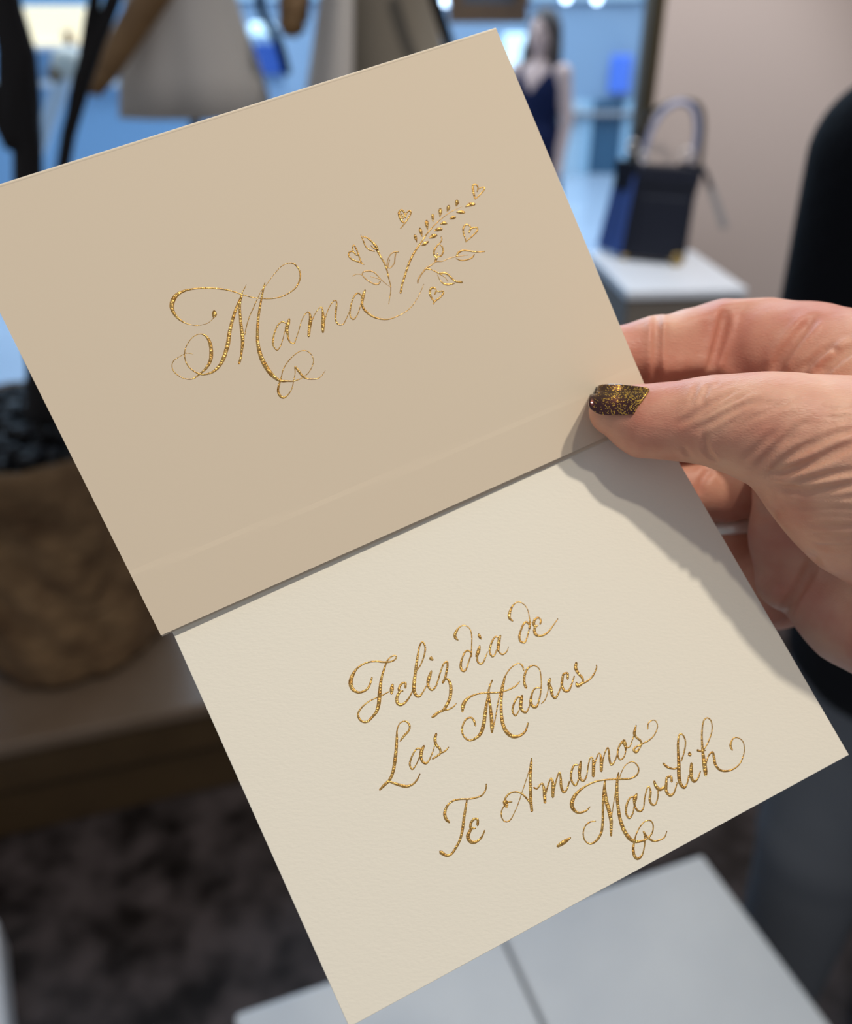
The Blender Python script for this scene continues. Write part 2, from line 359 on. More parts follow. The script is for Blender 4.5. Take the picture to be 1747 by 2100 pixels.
# ================================================================== BACKGROUND THINGS
# ---- marble table
TH = .47
ta = at_z(475, 2050, TH); tb = at_z(1440, 1750, TH); ang = math.atan2(tb[1]-ta[1], tb[0]-ta[0])+math.radians(1.5)
TU = np.array([math.cos(ang), math.sin(ang), 0]); TV = np.array([TU[1], -TU[0], 0])      # TV towards the camera
tl = np.linalg.norm((tb-ta)[:2]); seam = (at_z(1045, 1950, TH)-tb)@TU
tr = empty('marble_table', tuple(tb*[1, 1, 0])); setp(tr, 'low white marble table with a seam between its two slabs', 'table')
def tslab(name, u0, u1, v0, v1, z0, z1, m, bv):
    c = [(u0, v1), (u1, v1), (u1, v0), (u0, v0)]
    return hexa(name, [TU*a+TV*b+np.array([0, 0, z0]) for a, b in c], [TU*a+TV*b+np.array([0, 0, z1]) for a, b in c], m, tr, bv)
tslab('marble_slab', -tl, seam-.002, 0, .62, TH-.04, TH, 'white_marble', .006)
tslab('marble_slab', seam+.002, 0, 0, .62, TH-.04, TH, 'white_marble', .006)
tslab('table_base', -tl+.12, -.12, .1, .52, 0, TH-.04, 'white_lacquer', .004)
# ---- pale plinth at the lower left
q0 = at_z(18, 1938, 0); q1 = at_z(37, 2140, 0); du = (q0-q1)/np.linalg.norm(q0-q1); dl = np.array([-du[1], du[0], 0]); q1 = q0-du*.34
cs_ = [q1+dl*.34, q1, q0, q0+dl*.34]
o = hexa('display_plinth', cs_, [p+np.array([0, 0, .09]) for p in cs_], 'white_lacquer', None, .008)
setp(o, 'pale lacquered plinth block standing on the dark marble floor', 'plinth')

# ---- stone planter with a bare dark tree
pc = at_z(120, 1412, PH); PCX, PCY = pc[0]-.015, pc[1]+.185
pt = empty('potted_tree', (PCX, PCY, PH)); setp(pt, 'rough brown stone planter with a bare black-barked tree', 'planter')
def pdisp(a, z): return .035*math.sin(3*a+9*z)+.025*math.sin(7*a-14*z+1)+.02*math.sin(13*a+31*z)+.012*math.sin(23*a-60*z)
prof = [(.165, 0), (.195, .02), (.215, .08), (.228, .16), (.236, .25), (.238, .34), (.240, .42), (.246, .46), (.25, .49), (.248, .535), (.236, .55), (.222, .545), (.212, .52), (.208, .49)]
zz = [p[1] for p in prof]; fine = []
for a, b in zip(prof[:-1], prof[1:]):
    k = max(1, int(math.hypot(b[0]-a[0], b[1]-a[1])/.015))
    for t in range(k): fine.append((a[0]+(b[0]-a[0])*t/k, a[1]+(b[1]-a[1])*t/k))
fine.append(prof[-1])
lathe('stone_pot', fine, 'terracotta', pt, 96, disp=pdisp)
# pebble soil, uncountable small stones joined as stuff
V = []; F = []
bm = bmesh.new(); bmesh.ops.create_icosphere(bm, subdivisions=1, radius=1); bm.verts.ensure_lookup_table()
IV = np.array([v.co[:] for v in bm.verts]); IF = [[v.index for v in f.verts] for f in bm.faces]; bm.free()
for k in range(620):
    r = .205*math.sqrt(random.random()); a = random.uniform(0, 6.283); s = random.uniform(.010, .022)
    c = np.array([r*math.cos(a), r*math.sin(a), .505+random.uniform(0, .045)+.02*(1-r/.2)]); n0 = len(V)
    sc = np.array([random.uniform(.8, 1.4), random.uniform(.8, 1.4), random.uniform(.6, .9)])*s
    V += list(IV*sc+c); F += [[i+n0 for i in f] for f in IF]
so = meshobj('pebble_mulch', V, F, 'pebble', pt, True); so['kind'] = 'stuff'; so['label'] = 'glossy black pebbles'
TY = PCY
def tp(px, py, dy=0): q = at_y(px, py, TY+dy); return q-np.array([PCX, PCY, PH])
tube('trunk', [tp(100, 905), tp(92, 790), tp(74, 560), tp(60, 400), tp(58, 300), tp(38, 215), tp(34, 110), tp(16, 20), tp(-10, -160), tp(-30, -420)], [.045, .036, .030, .026, .024, .034, .030, .024, .022, .016], 'bark', pt, 14, .03, .12)
tube('branch', [tp(40, 300), tp(18, 235), tp(-20, 205), tp(-90, 120), tp(-150, -60)], [.026, .03, .026, .02, .014], 'bark', pt, 10, .03, .12)
tube('branch', [tp(110, 890), tp(118, 560), tp(132, 330), tp(150, 240), tp(168, 165), tp(200, 80), tp(232, 0), tp(290, -170), tp(330, -380)], [.022, .016, .0115, .0125, .015, .013, .012, .010, .007], 'bark', pt, 10, .03, .1)
tube('branch', [tp(163, 172), tp(174, 120), tp(186, 40), tp(196, -20), tp(215, -200)], [.011, .010, .010, .010, .007], 'bark', pt, 10, .03, .1)

# ---- pedestal with the handbag
PZ = .95
pa = at_z(1287, 597, PZ); pb = at_z(1534, 591, PZ); pang = math.atan2(pb[1]-pa[1], pb[0]-pa[0]); pw = np.linalg.norm(pb-pa); pd = .40
PU = np.array([math.cos(pang), math.sin(pang), 0]); PV = np.array([-PU[1], PU[0], 0])
pcn = pa+PU*pw/2+PV*pd/2
pe = empty('display_pedestal', (pcn[0], pcn[1], 0), pang); setp(pe, 'taupe pedestal with a white top under the navy handbag', 'pedestal')
box('pedestal_top', (0, 0, PZ-.012), (pw, pd, .024), 'white_lacquer', pe, .004)
box('pedestal_body', (0, 0, (PZ-.024)/2), (pw-.008, pd-.008, PZ-.024), 'taupe', pe, .004)
# handbag: base corners from the pedestal top, upper corners above them
ba = at_z(1274, 533, PZ); bb = at_z(1405, 545, PZ); bl = at_z(1224, 513, PZ); br = bb+(bl-ba)*.95+np.array([.02, 0, 0])
hb = empty('handbag', tuple(ba)); setp(hb, 'structured navy leather handbag with arched handles on the white pedestal top', 'handbag')
bo = ba.copy(); up3 = lambda p, dz: p-bo+np.array([0, 0, dz])
t_fl = at_y(1314, 338, ba[1]+.03)-bo; t_fr = at_y(1438, 341, bb[1]+.03)-bo; t_bl = at_y(1270, 326, bl[1]-.01)-bo; BH = t_fl[2]
t_fr[2] = BH; t_bl[2] = BH; t_br = t_fr+(t_bl-t_fl); bot = [up3(p, .012) for p in (ba, bb, br, bl)]; top = [t_fl, t_fr, t_br, t_bl]
hexa('bag_body', bot, top, 'navy', hb, .009)
mixp = lambda p, q_, t: p*(1-t)+q_*t
nl_ = np.cross(top[3]-bot[0], np.array([0, 0, 1.])); nl_ = (bot[0]-bot[1])/np.linalg.norm(bot[0]-bot[1])*.007
hexa('side_gusset', [mixp(bot[0], bot[3], .06)+nl_, mixp(bot[0], bot[3], .06), mixp(bot[0], bot[3], .94), mixp(bot[0], bot[3], .94)+nl_],
     [mixp(top[0], top[3], .1)+nl_, mixp(top[0], top[3], .1), mixp(top[0], top[3], .9), mixp(top[0], top[3], .9)+nl_], 'blue_leather', hb, .003)
for i, (f_, bk, sg) in enumerate(((0, 3, 1), (1, 2, -1))):
    o_ = nl_*1.6*sg; l0 = mixp(top[f_], bot[f_], .30); l1 = mixp(top[bk], bot[bk], .30); e3 = np.array([0, 0, .006])
    hexa('side_tab', [mixp(l0, l1, .2)+o_, mixp(l0, l1, .2), mixp(l0, l1, .8), mixp(l0, l1, .8)+o_] if sg > 0 else [mixp(l0, l1, .2), mixp(l0, l1, .2)+o_, mixp(l0, l1, .8)+o_, mixp(l0, l1, .8)],
         [top[f_]+o_+e3, top[f_]+e3, top[bk]+e3, top[bk]+o_+e3] if sg > 0 else [top[f_]+e3, top[f_]+o_+e3, top[bk]+o_+e3, top[bk]+e3], 'navy', hb, .003)
fn_ = np.array([0, -.008, 0])
hexa('top_band', [mixp(top[0], bot[0], .2)+fn_, mixp(top[1], bot[1], .2)+fn_, mixp(top[1], bot[1], .2), mixp(top[0], bot[0], .2)], [top[0]+fn_, top[1]+fn_, top[1], top[0]], 'navy', hb, .003)
hexa('front_pocket', [mixp(bot[0], bot[1], .12)+fn_, mixp(bot[0], bot[1], .88)+fn_, mixp(bot[0], bot[1], .88), mixp(bot[0], bot[1], .12)],
     [mixp(mixp(top[0], bot[0], .32), mixp(top[1], bot[1], .32), .12)+fn_, mixp(mixp(top[0], bot[0], .32), mixp(top[1], bot[1], .32), .88)+fn_, mixp(mixp(top[0], bot[0], .32), mixp(top[1], bot[1], .32), .88), mixp(mixp(top[0], bot[0], .32), mixp(top[1], bot[1], .32), .12)], 'navy', hb, .003)
hy = ba[1]+.03
hp = lambda px, py, dy=0.: at_y(px, py, hy+dy)-bo
h1 = tube('handle', [hp(1316, 350), hp(1322, 310), hp(1336, 265), hp(1362, 226), hp(1394, 209), hp(1420, 222), hp(1429, 255), hp(1426, 295), hp(1414, 335)], .0078, 'handle_grey', hb, 10, .015)
torus('handle_ring', hp(1407, 316, -.012), (.2, 1, .1), .014, .0035, 'silver', h1); torus('handle_ring', hp(1320, 322, -.012), (.2, 1, .1), .012, .003, 'silver', h1)
dz_ = .06; h2 = tube('handle', [hp(1285, 340, dz_), hp(1296, 300, dz_), hp(1312, 262, dz_), hp(1345, 225, dz_), hp(1398, 208, dz_), hp(1432, 216, dz_), hp(1441, 250, dz_), hp(1438, 300, dz_), hp(1434, 340, dz_)], .0072, 'dark_metal', hb, 10, .015)
torus('handle_ring', hp(1298, 300, dz_-.02), (.2, 1, .1), .014, .003, 'silver', h2)
hexa('hang_tag', [hp(1478, 472), hp(1494, 466), hp(1494, 466, .005), hp(1478, 472, .005)], [hp(1444, 366), hp(1462, 372), hp(1462, 372, .005), hp(1444, 366, .005)], 'strap_grey', hb, .001)
tube('tag_cord', [hp(1438, 342), hp(1450, 362), hp(1456, 385)], .006, 'navy', hb, 8, .01)
for p in (bot[0], bot[1], bot[2], bot[3]):
    ct = sum(bot)/4; c_ = p+(ct-p)*.15; ball('brass_foot', (c_[0], c_[1], .008), .010, 'brass', hb, (1, 1, .8), 2)
rr_ = at_z(1385, 545, PZ)-bo; torus('brass_ring', rr_+np.array([0, -.006, .018]), (0, 1, 0), .012, .006, 'brass', hb)

# ---- dress forms in the window
def loft(name, rings, m, parent, n=64, folds=0, th=.006):
    V = []; F = []
    for (z, rx, ry, cx, cy, fa) in rings:
        for k in range(n):
            t = 2*math.pi*k/n; q = 1+fa*math.sin(folds*t+.7)+fa*.5*math.sin(2*folds*t+2)
            V.append((cx+rx*q*math.cos(t), cy+ry*q*math.sin(t), z))
    for i in range(len(rings)-1):
        for k in range(n): F.append((i*n+k, i*n+(k+1) % n, (i+1)*n+(k+1) % n, (i+1)*n+k))
    o = meshobj(name, V, F, m, parent, True); s = o.modifiers.new('thick', 'SOLIDIFY'); s.thickness = th; return o
def dress_form(px0, px1, pyh, Y, lab, m, arms, folds):
    A = at_y(px0, pyh, Y); B = at_y(px1, pyh, Y); cx = (A[0]+B[0])/2; hw = (B[0]-A[0])/2; zb = (A[2]+B[2])/2-.03
    r = empty('dress_form', (cx, Y, PH)); z = zb-PH; setp(r, lab, 'dress form', 'dress forms on the window platform')
    loft('garment', [(z, hw, hw*.62, 0, 0, .05), (z+.10, hw*.90, hw*.58, 0, 0, .045), (z+.20, hw*.76, hw*.52, 0, 0, .03), (z+.32, hw*.62, hw*.46, 0, 0, .015), (z+.42, hw*.66, hw*.48, 0, 0, .01),
         (z+.56, hw*.84, hw*.52, 0, 0, 0), (z+.68, hw*.92, hw*.42, 0, 0, 0), (z+.73, hw*.62, hw*.32, 0, 0, 0), (z+.76, hw*.30, hw*.26, 0, 0, 0)], m, r, 72, folds)
    lathe('neck_cap', [(.05, z+.70), (.052, z+.80), (.054, z+.82), (.03, z+.85), (.012, z+.88), (.004, z+.90)], 'wood_arm', r, 24)
    lathe('body_form', [(.06, z+.06), (.075, z+.2), (.065, z+.34), (.07, z+.5), (.065, z+.66), (.05, z+.72)], 'canvas', r, 24)
    tube('stand_pole', [(0, 0, .14), (0, 0, z+.1)], .013, 'dark_metal', r, 10, .2)
    for k in range(3):
        t = 2*math.pi*k/3+.5; tube('tripod_leg', [(0, 0, .20), (.12*math.cos(t), .12*math.sin(t), .10), (.24*math.cos(t), .24*math.sin(t), .012)], .009, 'dark_metal', r, 8, .05)
    for arm in arms:
        pts = [at_y(x, y, Y+dy)-np.array([cx, Y, PH]) for x, y, dy, _ in arm]; rr = [q[3] for q in arm]
        for i in range(len(pts)-1):
            tube(('upper_arm', 'forearm', 'hand_block')[i], [pts[i], (pts[i]+pts[i+1])/2, pts[i+1]], [rr[i], (rr[i]+rr[i+1])/2, rr[i+1]], 'wood_arm', r, 14, .02)
    return r
d1 = dress_form(238, 552, 210, 2.44, 'dress form in a flared cream top, one wooden arm reaching towards the tree', 'garment',
    [[(420, -330, -.05, .042), (330, -40, -.10, .040), (215, 145, -.16, .030), (190, 185, -.17, .022)]], 5)
d2 = dress_form(628, 930, 210, 2.44, 'dress form in a taupe flared wrap beside the framed board', 'garment_taupe',
    [[(640, -300, -.02, .042), (608, -80, -.05, .040), (602, 40, -.08, .036), (588, 62, -.09, .026)]], 4)
# sleeve side of the second form, window light put into its cream colour
def q2(px, py, dy): return at_y(px, py, 2.44+dy)-np.array(d2.location)
gl = []
for t in np.linspace(0, 1, 7):
    for s_ in np.linspace(0, 1, 7):
        x0 = 668-48*t; x1 = 722-2*t; gl.append(q2(x0+(x1-x0)*s_, -60+320*t, -.15-.06*math.sin(math.pi*s_)+.05*(1-s_)))
gf = [(i*7+j, i*7+j+1, (i+1)*7+j+1, (i+1)*7+j) for i in range(6) for j in range(6)]
g_ = meshobj('lit_side', gl, gf, 'garment', d2, True); s_ = g_.modifiers.new('thick', 'SOLIDIFY'); s_.thickness = .006; g_['label'] = 'sleeve side of the wrap with window light put into its cream colour'
tube('belt_strap', [q2(870, -80, -.16), q2(895, 10, -.16), q2(918, 80, -.15), q2(940, 160, -.14)], .013, 'black_cloth', d2, 8, .03)
tube('belt_strap', [q2(528, -60, .0), q2(535, 20, .0), q2(572, 90, .0), q2(588, 150, .0)], .011, 'black_cloth', d2, 8, .03)

# ---- framed board hanging in the window
f0 = at_y(920, 47, 3.4); f1 = at_y(1080, 47, 3.4); fw = f1[0]-f0[0]; fh = .34
fr = empty('hanging_board', ((f0[0]+f1[0])/2, 3.4, f0[2])); setp(fr, 'grey board in a wide walnut frame hung by wires', 'sign board')
box('board', (0, .004, fh/2), (fw-.05, .015, fh-.05), 'canvas', fr, .002)
for n_, c_, s_ in (('frame_rail', (0, 0, .028), (fw, .04, .056)), ('frame_rail', (0, 0, fh-.028), (fw, .04, .056)), ('frame_stile', (-fw/2+.02, 0, fh/2), (.05, .038, fh-.112)), ('frame_stile', (fw/2-.02, 0, fh/2), (.05, .038, fh-.112))):
    box(n_, c_, s_, 'wood', fr, .003)
for s in (-1, 1): tube('hanging_wire', [(s*fw*.4, 0, fh), (s*fw*.4, 0, 1.4)], .002, 'dark_metal', fr, 6, .5)

# ---- things out in the concourse
L0 = at_y(38, 92, 6.5); L1 = at_y(216, 14, 6.5); ld = empty('display_cabinet', ((L0[0]+L1[0])/2, 6.5, 0)); setp(ld, 'blue-grey cabinet with a long warm lit display niche', 'cabinet')
lw = L1[0]-L0[0]; lc = (L0[2]+L1[2])/2; lh = L1[2]-L0[2]
box('cabinet_body', (-.2, .25, 1.15), (lw+1.6, .4, 2.3), 'blue_panel', ld, .01)
box('lit_niche', (0, .04, lc), (lw, .03, lh), 'lit_warm', ld, .004)
box('niche_shelf', (0, .0, L0[2]-.02), (lw+.1, .1, .03), 'white_lacquer', ld, .004)
box('display_item', (.03, .0, L0[2]+.04), (.05, .04, .08), 'wood_arm', ld, .01)
box('plinth_rail', (-.2, .02, at_y(100, 172, 6.5)[2]), (lw+1.6, .05, .04), 'white_lacquer', ld, .004)
# pale angled stand with a rounded cream head
k0 = at_y(140, 130, 3.2); k1 = at_y(70, 330, 3.2); dirv = (k1-k0)/np.linalg.norm(k1-k0); k2 = k0+dirv*((k0[2]-.0)/-dirv[2])
ks = empty('angled_stand', (k2[0], 3.2, 0)); setp(ks, 'slanted pale post with a rounded cream head behind the tree', 'stand')
o0 = np.array([k2[0], 3.2, 0])
tube('post', [k0-o0, (k0+k2)/2-o0, k2-o0], [.026, .02, .02], 'white_lacquer', ks, 12, .1)
kb = k0-o0; ball('cream_head', kb, .05, 'cream_knob', ks, (1.1, .9, .95)); ball('collar', kb+np.array([-.04, -.01, -.03]), .03, 'wood_arm', ks)
# information totem
t0 = at_y(528, 152, 8.6); t1 = at_y(582, 88, 8.6); tt = empty('sign_totem', ((t0[0]+t1[0])/2, 8.6, 0)); setp(tt, 'slim totem with a blue panel and a white lit cap', 'sign')
tw = t1[0]-t0[0]; box('blue_panel', (0, -.03, (t0[2]+t1[2])/2), (tw, .06, t1[2]-t0[2]), 'blue_paper', tt, .01)
box('totem_post', (0, .03, t0[2]/2), (tw*.9, .05, t0[2]), 'wall_grey', tt, .01)
c0 = at_y(508, 74, 8.6); c1 = at_y(560, 46, 8.6); box('lit_cap', (-.05, -.02, (c0[2]+c1[2])/2), (c1[0]-c0[0], .1, c1[2]-c0[2]), 'lit_white', tt, .03)
# lit boxes and lamps on the far side
q = at_y(1062, 108, 9.92); o = box('lightbox', tuple(q), (.30, .06, .34), 'lit_white', bv=.02); setp(o, 'glowing white light box beside the woman on the far facade', 'light box')
q = at_y(1272, 152, 9.92); o = box('wall_sign', tuple(q), (.22, .05, .36), 'lit_sign', bv=.02); setp(o, 'small blue lit sign on the far facade', 'sign')
for px, py, lb in ((914, 2, 'tiny lit globe lamp above the framed board'), (1161, -5, 'tiny lit globe lamp over the woman in navy'), (1224, -3, 'tiny lit globe lamp above the blue wall sign')):
    q = at_y(px, py, 7.5); g = empty('globe_lamp', tuple(q)); setp(g, lb, 'lamp', 'small globe lamps in the concourse')
    ball('globe', (0, 0, 0), .035, 'bulb', g, sub=2); tube('pendant_rod', [(0, 0, .02), (0, 0, 2.2)], .006, 'dark_metal', g, 6, .5)

# ---- people
def person(name, label, loc, rz, S, arms, skin, clothes, hairfn, h=.012, shoe='shoe'):
    r = empty(name, loc, rz); setp(r, label, 'person')
    mir = lambda p, s: np.array([p[0]*s, p[1], p[2]])
    def torso(p, g=0):
        d = smin(ell(p, (0, 0, 1.19), (.160+g, .105+g, .17+g)), ell(p, (0, .005, 1.0), (.128+g, .09+g, .14+g)), .06)
        return smin(d, ell(p, (0, .01, .86), (.168+g, .118+g, .13+g)), .06)
    def legs(p, g=0):
        d = None
        for s in (-1, 1):
            c = chain(p, [((s*.088, .005, .84), .088+g), ((s*.09, -.005, .46), .056+g), ((s*.09, .02, .09), .038+g)], .02); d = c if d is None else smin(d, c, .008)
        return d
    def armset(p, g=0, last=3):
        d = None
        for s, J in zip((-1, 1), arms):
            c = chain(p, [(mir(q, s), rad+g) for q, rad in zip(J[:last], (.054, .040, .026))], .02); d = c if d is None else np.minimum(d, c)
        return d
    def hands(p):
        d = None
        for s, J in zip((-1, 1), arms):
            w = np.array(J[2]); dv = np.array(J[2])-np.array(J[1]); dv /= np.linalg.norm(dv); sd = np.array([0, 1, 0.])-dv*dv[1]; sd /= np.linalg.norm(sd)
            c = cone(p, mir(w, s), mir(w+dv*.075, s), .024, .030)
            for k in range(4):
                o0 = w+dv*.075+sd*(.022*(1.5-k)*.75); L = (.06, .075, .08, .068)[3-k]
                c = smin(c, cone(p, mir(o0, s), mir(o0+dv*L+np.array([-.01, 0, 0]), s), .0095, .007), .006)
            c = smin(c, cone(p, mir(w+dv*.03-sd*.02, s), mir(w+dv*.085-sd*.045, s), .012, .009), .008)
            d = c if d is None else np.minimum(d, c)
        return d
    def head(p):
        d = smin(ell(p, (0, .005, 1.515), (.076, .096, .105)), ell(p, (0, -.035, 1.46), (.052, .058, .068)), .04)
        d = smin(d, cone(p, (0, .02, 1.30), (0, .012, 1.44), .056, .050), .03)
        d = smin(d, cone(p, (0, -.090, 1.525), (0, -.112, 1.478), .009, .014), .014)
        for s in (-1, 1):
            d = smin(d, ell(p, (s*.077, .01, 1.497), (.010, .02, .032)), .008)
            d = smax(d, -ell(p, (s*.032, -.098, 1.512), (.018, .018, .012)), .012)
        return d
    def feet(p, g=0):
        d = None
        for s in (-1, 1):
            c = chain(p, [((s*.09, .03, .05), .036+g), ((s*.095, -.08, .034), .034+g), ((s*.10, -.16, .028), .026+g)], .02); d = c if d is None else np.minimum(d, c)
        return np.maximum(d, -p[:, 2])
    def body(p):
        d = smin(torso(p), legs(p), .05)
        for s in (-1, 1): d = smin(d, cone(p, (s*.02, .01, 1.315), (s*.15, .005, 1.285), .05, .05), .04)
        d = smin(d, armset(p), .03); d = smin(d, hands(p), .012); d = smin(d, head(p), .03); return smin(d, feet(p), .02)
    post = lambda V: V*S
    lo, hi = (-.42, -.36, -.01), (.42, .26, 1.66)
    bo_ = sdf_mesh('body', body, lo, hi, h, skin, r, 3, post=post)
    F_ = dict(torso=torso, legs=legs, arms=armset, head=head, feet=feet)
    for nm, fn, mt in clothes: sdf_mesh(nm, lambda p: fn(p, F_), lo, hi, h, mt, r, 3, post=post)
    sdf_mesh('hair', hairfn, lo, hi, h*.8, 'hair', r, 3, post=post)
    for s in (-1, 1):
        ball('eye', np.array((s*.032, -.084, 1.512))*S, .012*S, 'eye', bo_, (1.2, .6, .7), 2)
        sdf_mesh('shoe', lambda p: np.maximum(np.maximum(feet(p, .006), p[:, 2]-.075), .004-p[:, 2]) if s < 0 else np.maximum(np.maximum(feet(p, .006), p[:, 2]-.075), .004-p[:, 2]), (-.2 if s < 0 else .0, -.3, -.02), (.0 if s < 0 else .2, .12, .12), h, shoe, r, 2, post=post)
    ball('mouth', np.array((0, -.088, 1.445))*S, .02*S, 'lip', bo_, (1.1, .5, .32), 2)
    return r
# woman in the concourse
down = [(.165, .0, 1.285), (.205, .02, 1.02), (.212, -.04, .79)]
def dressf(p, F):
    d = smin(F['torso'](p, .012), cone(p, (0, .005, .86), (0, .01, .52), .155, .20)*1.0, .08)
    q = p.copy(); d2_ = np.abs(p[:, 1])/.75
    sk = np.maximum(np.hypot(p[:, 0], p[:, 1]*1.3)-(.17+.10*(.9-p[:, 2])), np.maximum(p[:, 2]-.95, .50-p[:, 2]))
    d = smin(F['torso'](p, .013), sk, .05)
    for s in (-1, 1): d = smin(d, cone(p, (s*.085, -.02, 1.18), (s*.115, .005, 1.325), .065, .042), .04)
    vn = (p[:, 2]-1.17)*.60-np.abs(p[:, 0])*.80                     # V neckline on the front
    cut = np.where(p[:, 1] < .03, vn, -1)
    return smax(d, cut, .01)
def longhair(p):
    d = smin(ell(p, (0, .025, 1.535), (.094, .108, .112)), ell(p, (0, .07, 1.40), (.10, .06, .17)), .05)
    for s in (-1, 1): d = smin(d, chain(p, [((s*.078, .02, 1.53), .035), ((s*.095, .0, 1.40), .04), ((s*.10, -.03, 1.26), .03)], .02), .03)
    face = ell(p, (0, -.10, 1.48), (.066, .10, .105)); return smax(d, -face, .015)
wl = at_y(1092, 14, 5.8); WS = wl[2]/1.645
person('person', 'woman with long brown hair in a sleeveless navy V-neck dress beyond the glass', (at_y(1108, 150, 5.8)[0], 5.8, 0), math.radians(-38), WS, (down, down), 'skin_far', [('dress', dressf, 'navy_cloth')], longhair)
# person in black at the right
bent = [(.212, .0, 1.295), (.22, .0, 1.08), (.15, -.20, 1.06)]
def jacket(p, F):
    d = smin(F['torso'](p, .028), F['arms'](p, .020), .04)
    for s in (-1, 1): d = smin(d, cone(p, (s*.03, .01, 1.33), (s*.16, .005, 1.30), .06, .065), .05)
    d = smin(d, np.maximum(np.hypot(p[:, 0]/1.25, p[:, 1])-.155, np.abs(p[:, 2]-.86)-.12), .04)
    return np.maximum(np.maximum(d, p[:, 2]-1.40), .76-p[:, 2])
def trousers(p, F):
    d = smin(F['torso'](p, .016), F['legs'](p, .020), .04)
    return np.maximum(np.maximum(d, p[:, 2]-.95), .05-p[:, 2])
def shorthair(p):
    d = smin(ell(p, (0, .02, 1.545), (.088, .106, .095)), ell(p, (0, .06, 1.47), (.080, .06, .08)), .04)
    return smax(d, -ell(p, (0, -.11, 1.47), (.085, .11, .105)), .012)
person('person', 'person in a black jacket and charcoal trousers standing beside the marble table', (.672, .80, 0), math.radians(158), 1.10, (down, bent), 'skin_far', [('jacket', jacket, 'black_cloth'), ('trousers', trousers, 'charcoal')], shorthair)
# ================================================================== ENVELOPE, CARD, LETTERING
def world_sheet(name, cam_pts, thick, m, parent, nu=1, nv=1, relief=None, rnd=0):
    """cam_pts: TL, TR, BR, BL (camera frame, metres) of the face towards the viewer; returns the mesh object"""
    TL, TR, BR, BL = [np.array(p) for p in cam_pts]; n = np.cross(TR-TL, BL-TL); n /= np.linalg.norm(n)
    if n[2] > 0: n = -n                                   # towards the camera
    V = []; F = []
    for back in (0, 1):
        for j in range(nv+1):
            for i in range(nu+1):
                s, t = i/nu, j/nv; p = (TL*(1-s)+TR*s)*(1-t)+(BL*(1-s)+BR*s)*t
                p = p-n*thick*back + (n*relief(s, t) if relief and not back else 0); V.append(c2w(p))
    st = (nu+1)*(nv+1); I = lambda b, i, j: b*st+j*(nu+1)+i
    for j in range(nv):
        for i in range(nu):
            F.append((I(0, i, j), I(0, i, j+1), I(0, i+1, j+1), I(0, i+1, j))); F.append((I(1, i, j), I(1, i+1, j), I(1, i+1, j+1), I(1, i, j+1)))
    for i in range(nu): F.append((I(0, i, 0), I(0, i+1, 0), I(1, i+1, 0), I(1, i, 0))); F.append((I(0, i+1, nv), I(0, i, nv), I(1, i, nv), I(1, i+1, nv)))
    for j in range(nv): F.append((I(0, 0, j+1), I(0, 0, j), I(1, 0, j), I(1, 0, j+1))); F.append((I(0, nu, j), I(0, nu, j+1), I(1, nu, j+1), I(1, nu, j)))
    return meshobj(name, V, F, m, parent)
class Plane:
    def __init__(s, a, b, c):
        s.o = np.array(a); s.n = np.cross(np.array(b)-s.o, np.array(c)-s.o); s.n /= np.linalg.norm(s.n)
        if s.n[2] > 0: s.n = -s.n
    def hit(s, px, py): r = np.array([(px-CX)/FPX, (py-CY)/FPX, 1.]); return r*((s.n@s.o)/(s.n@r))
    def dist(s, p): return (p-s.o)@s.n                    # >0 on the viewer's side
# A2 envelope pose solved from its corners (146 x 111 mm, camera frame)
E_TL, E_TR, E_BL = camp(-112, 417, .197), camp(1018, 60, .2270), camp(330, 1303, .2085)
EP = Plane(E_TL, E_TR, E_BL); E_BR = EP.hit(1347, 850)
er = empty('envelope', tuple(c2w(EP.hit(700, 900))[:3])); setp(er, 'cream envelope lettered Mama in raised gold with a gold floral spray', 'envelope')
ROOTS = {}
def wparent(o, root):        # parts are built in world coordinates
    o.parent = root; o.matrix_parent_inverse = Matrix.Translation(-Vector(root.location)); return o
def esm(t): t = min(1, max(0, t)); return t*t*(3-2*t)
def erelief(s, t):           # seam of the layer underneath shows as a faint step near the lower edge
    v = .845+.03*math.sin(s*2.2); return .00010*esm((t-v)/.012)
efront = wparent(world_sheet('front_panel', (E_TL, E_TR, E_BR, E_BL), .00025, 'envelope', None, 40, 90, erelief), er)
dn = (E_BL-E_TL)/np.linalg.norm(E_BL-E_TL); off = -EP.n*.0011
wparent(world_sheet('back_panel', (E_TL+off+dn*.004, E_TR+off+dn*.004, E_BR+off+dn*.0011, E_BL+off+dn*.0005), .00025, 'envelope', None, 1, 1), er)
tf = [c2w(E_TL*(1-t)+E_TR*t-EP.n*.00055) for t in np.linspace(0, 1, 5)]
wparent(tube('top_fold', tf, .00062, 'envelope', None, 10, .01), er)
# card
k_l = EP.hit(355, 1300)-EP.n*.0022; k_r = EP.hit(1347, 850)-EP.n*.0019; k_b = camp(716, 2107, .1965)
KP = Plane(k_l, k_r, k_b)
K_BL, K_BR = KP.hit(716, 2107), KP.hit(1741, 1548); K_L = KP.hit(355, 1300); K_R = KP.hit(1388, 940)
up_l = (K_L-K_BL)/np.linalg.norm(K_L-K_BL); up_r = (K_R-K_BR)/np.linalg.norm(K_R-K_BR)
K_TL = K_BL+up_l*.1085; K_TR = K_BR+up_r*.1085
print('card width', np.linalg.norm(K_BR-K_BL), 'left visible', np.linalg.norm(K_L-K_BL), 'depths', K_BL[2], K_BR[2], K_L[2], K_R[2])
print('env', np.linalg.norm(E_TR-E_TL), np.linalg.norm(E_BR-E_BL), np.linalg.norm(E_BL-E_TL), np.linalg.norm(E_BR-E_TR), E_BR[2])
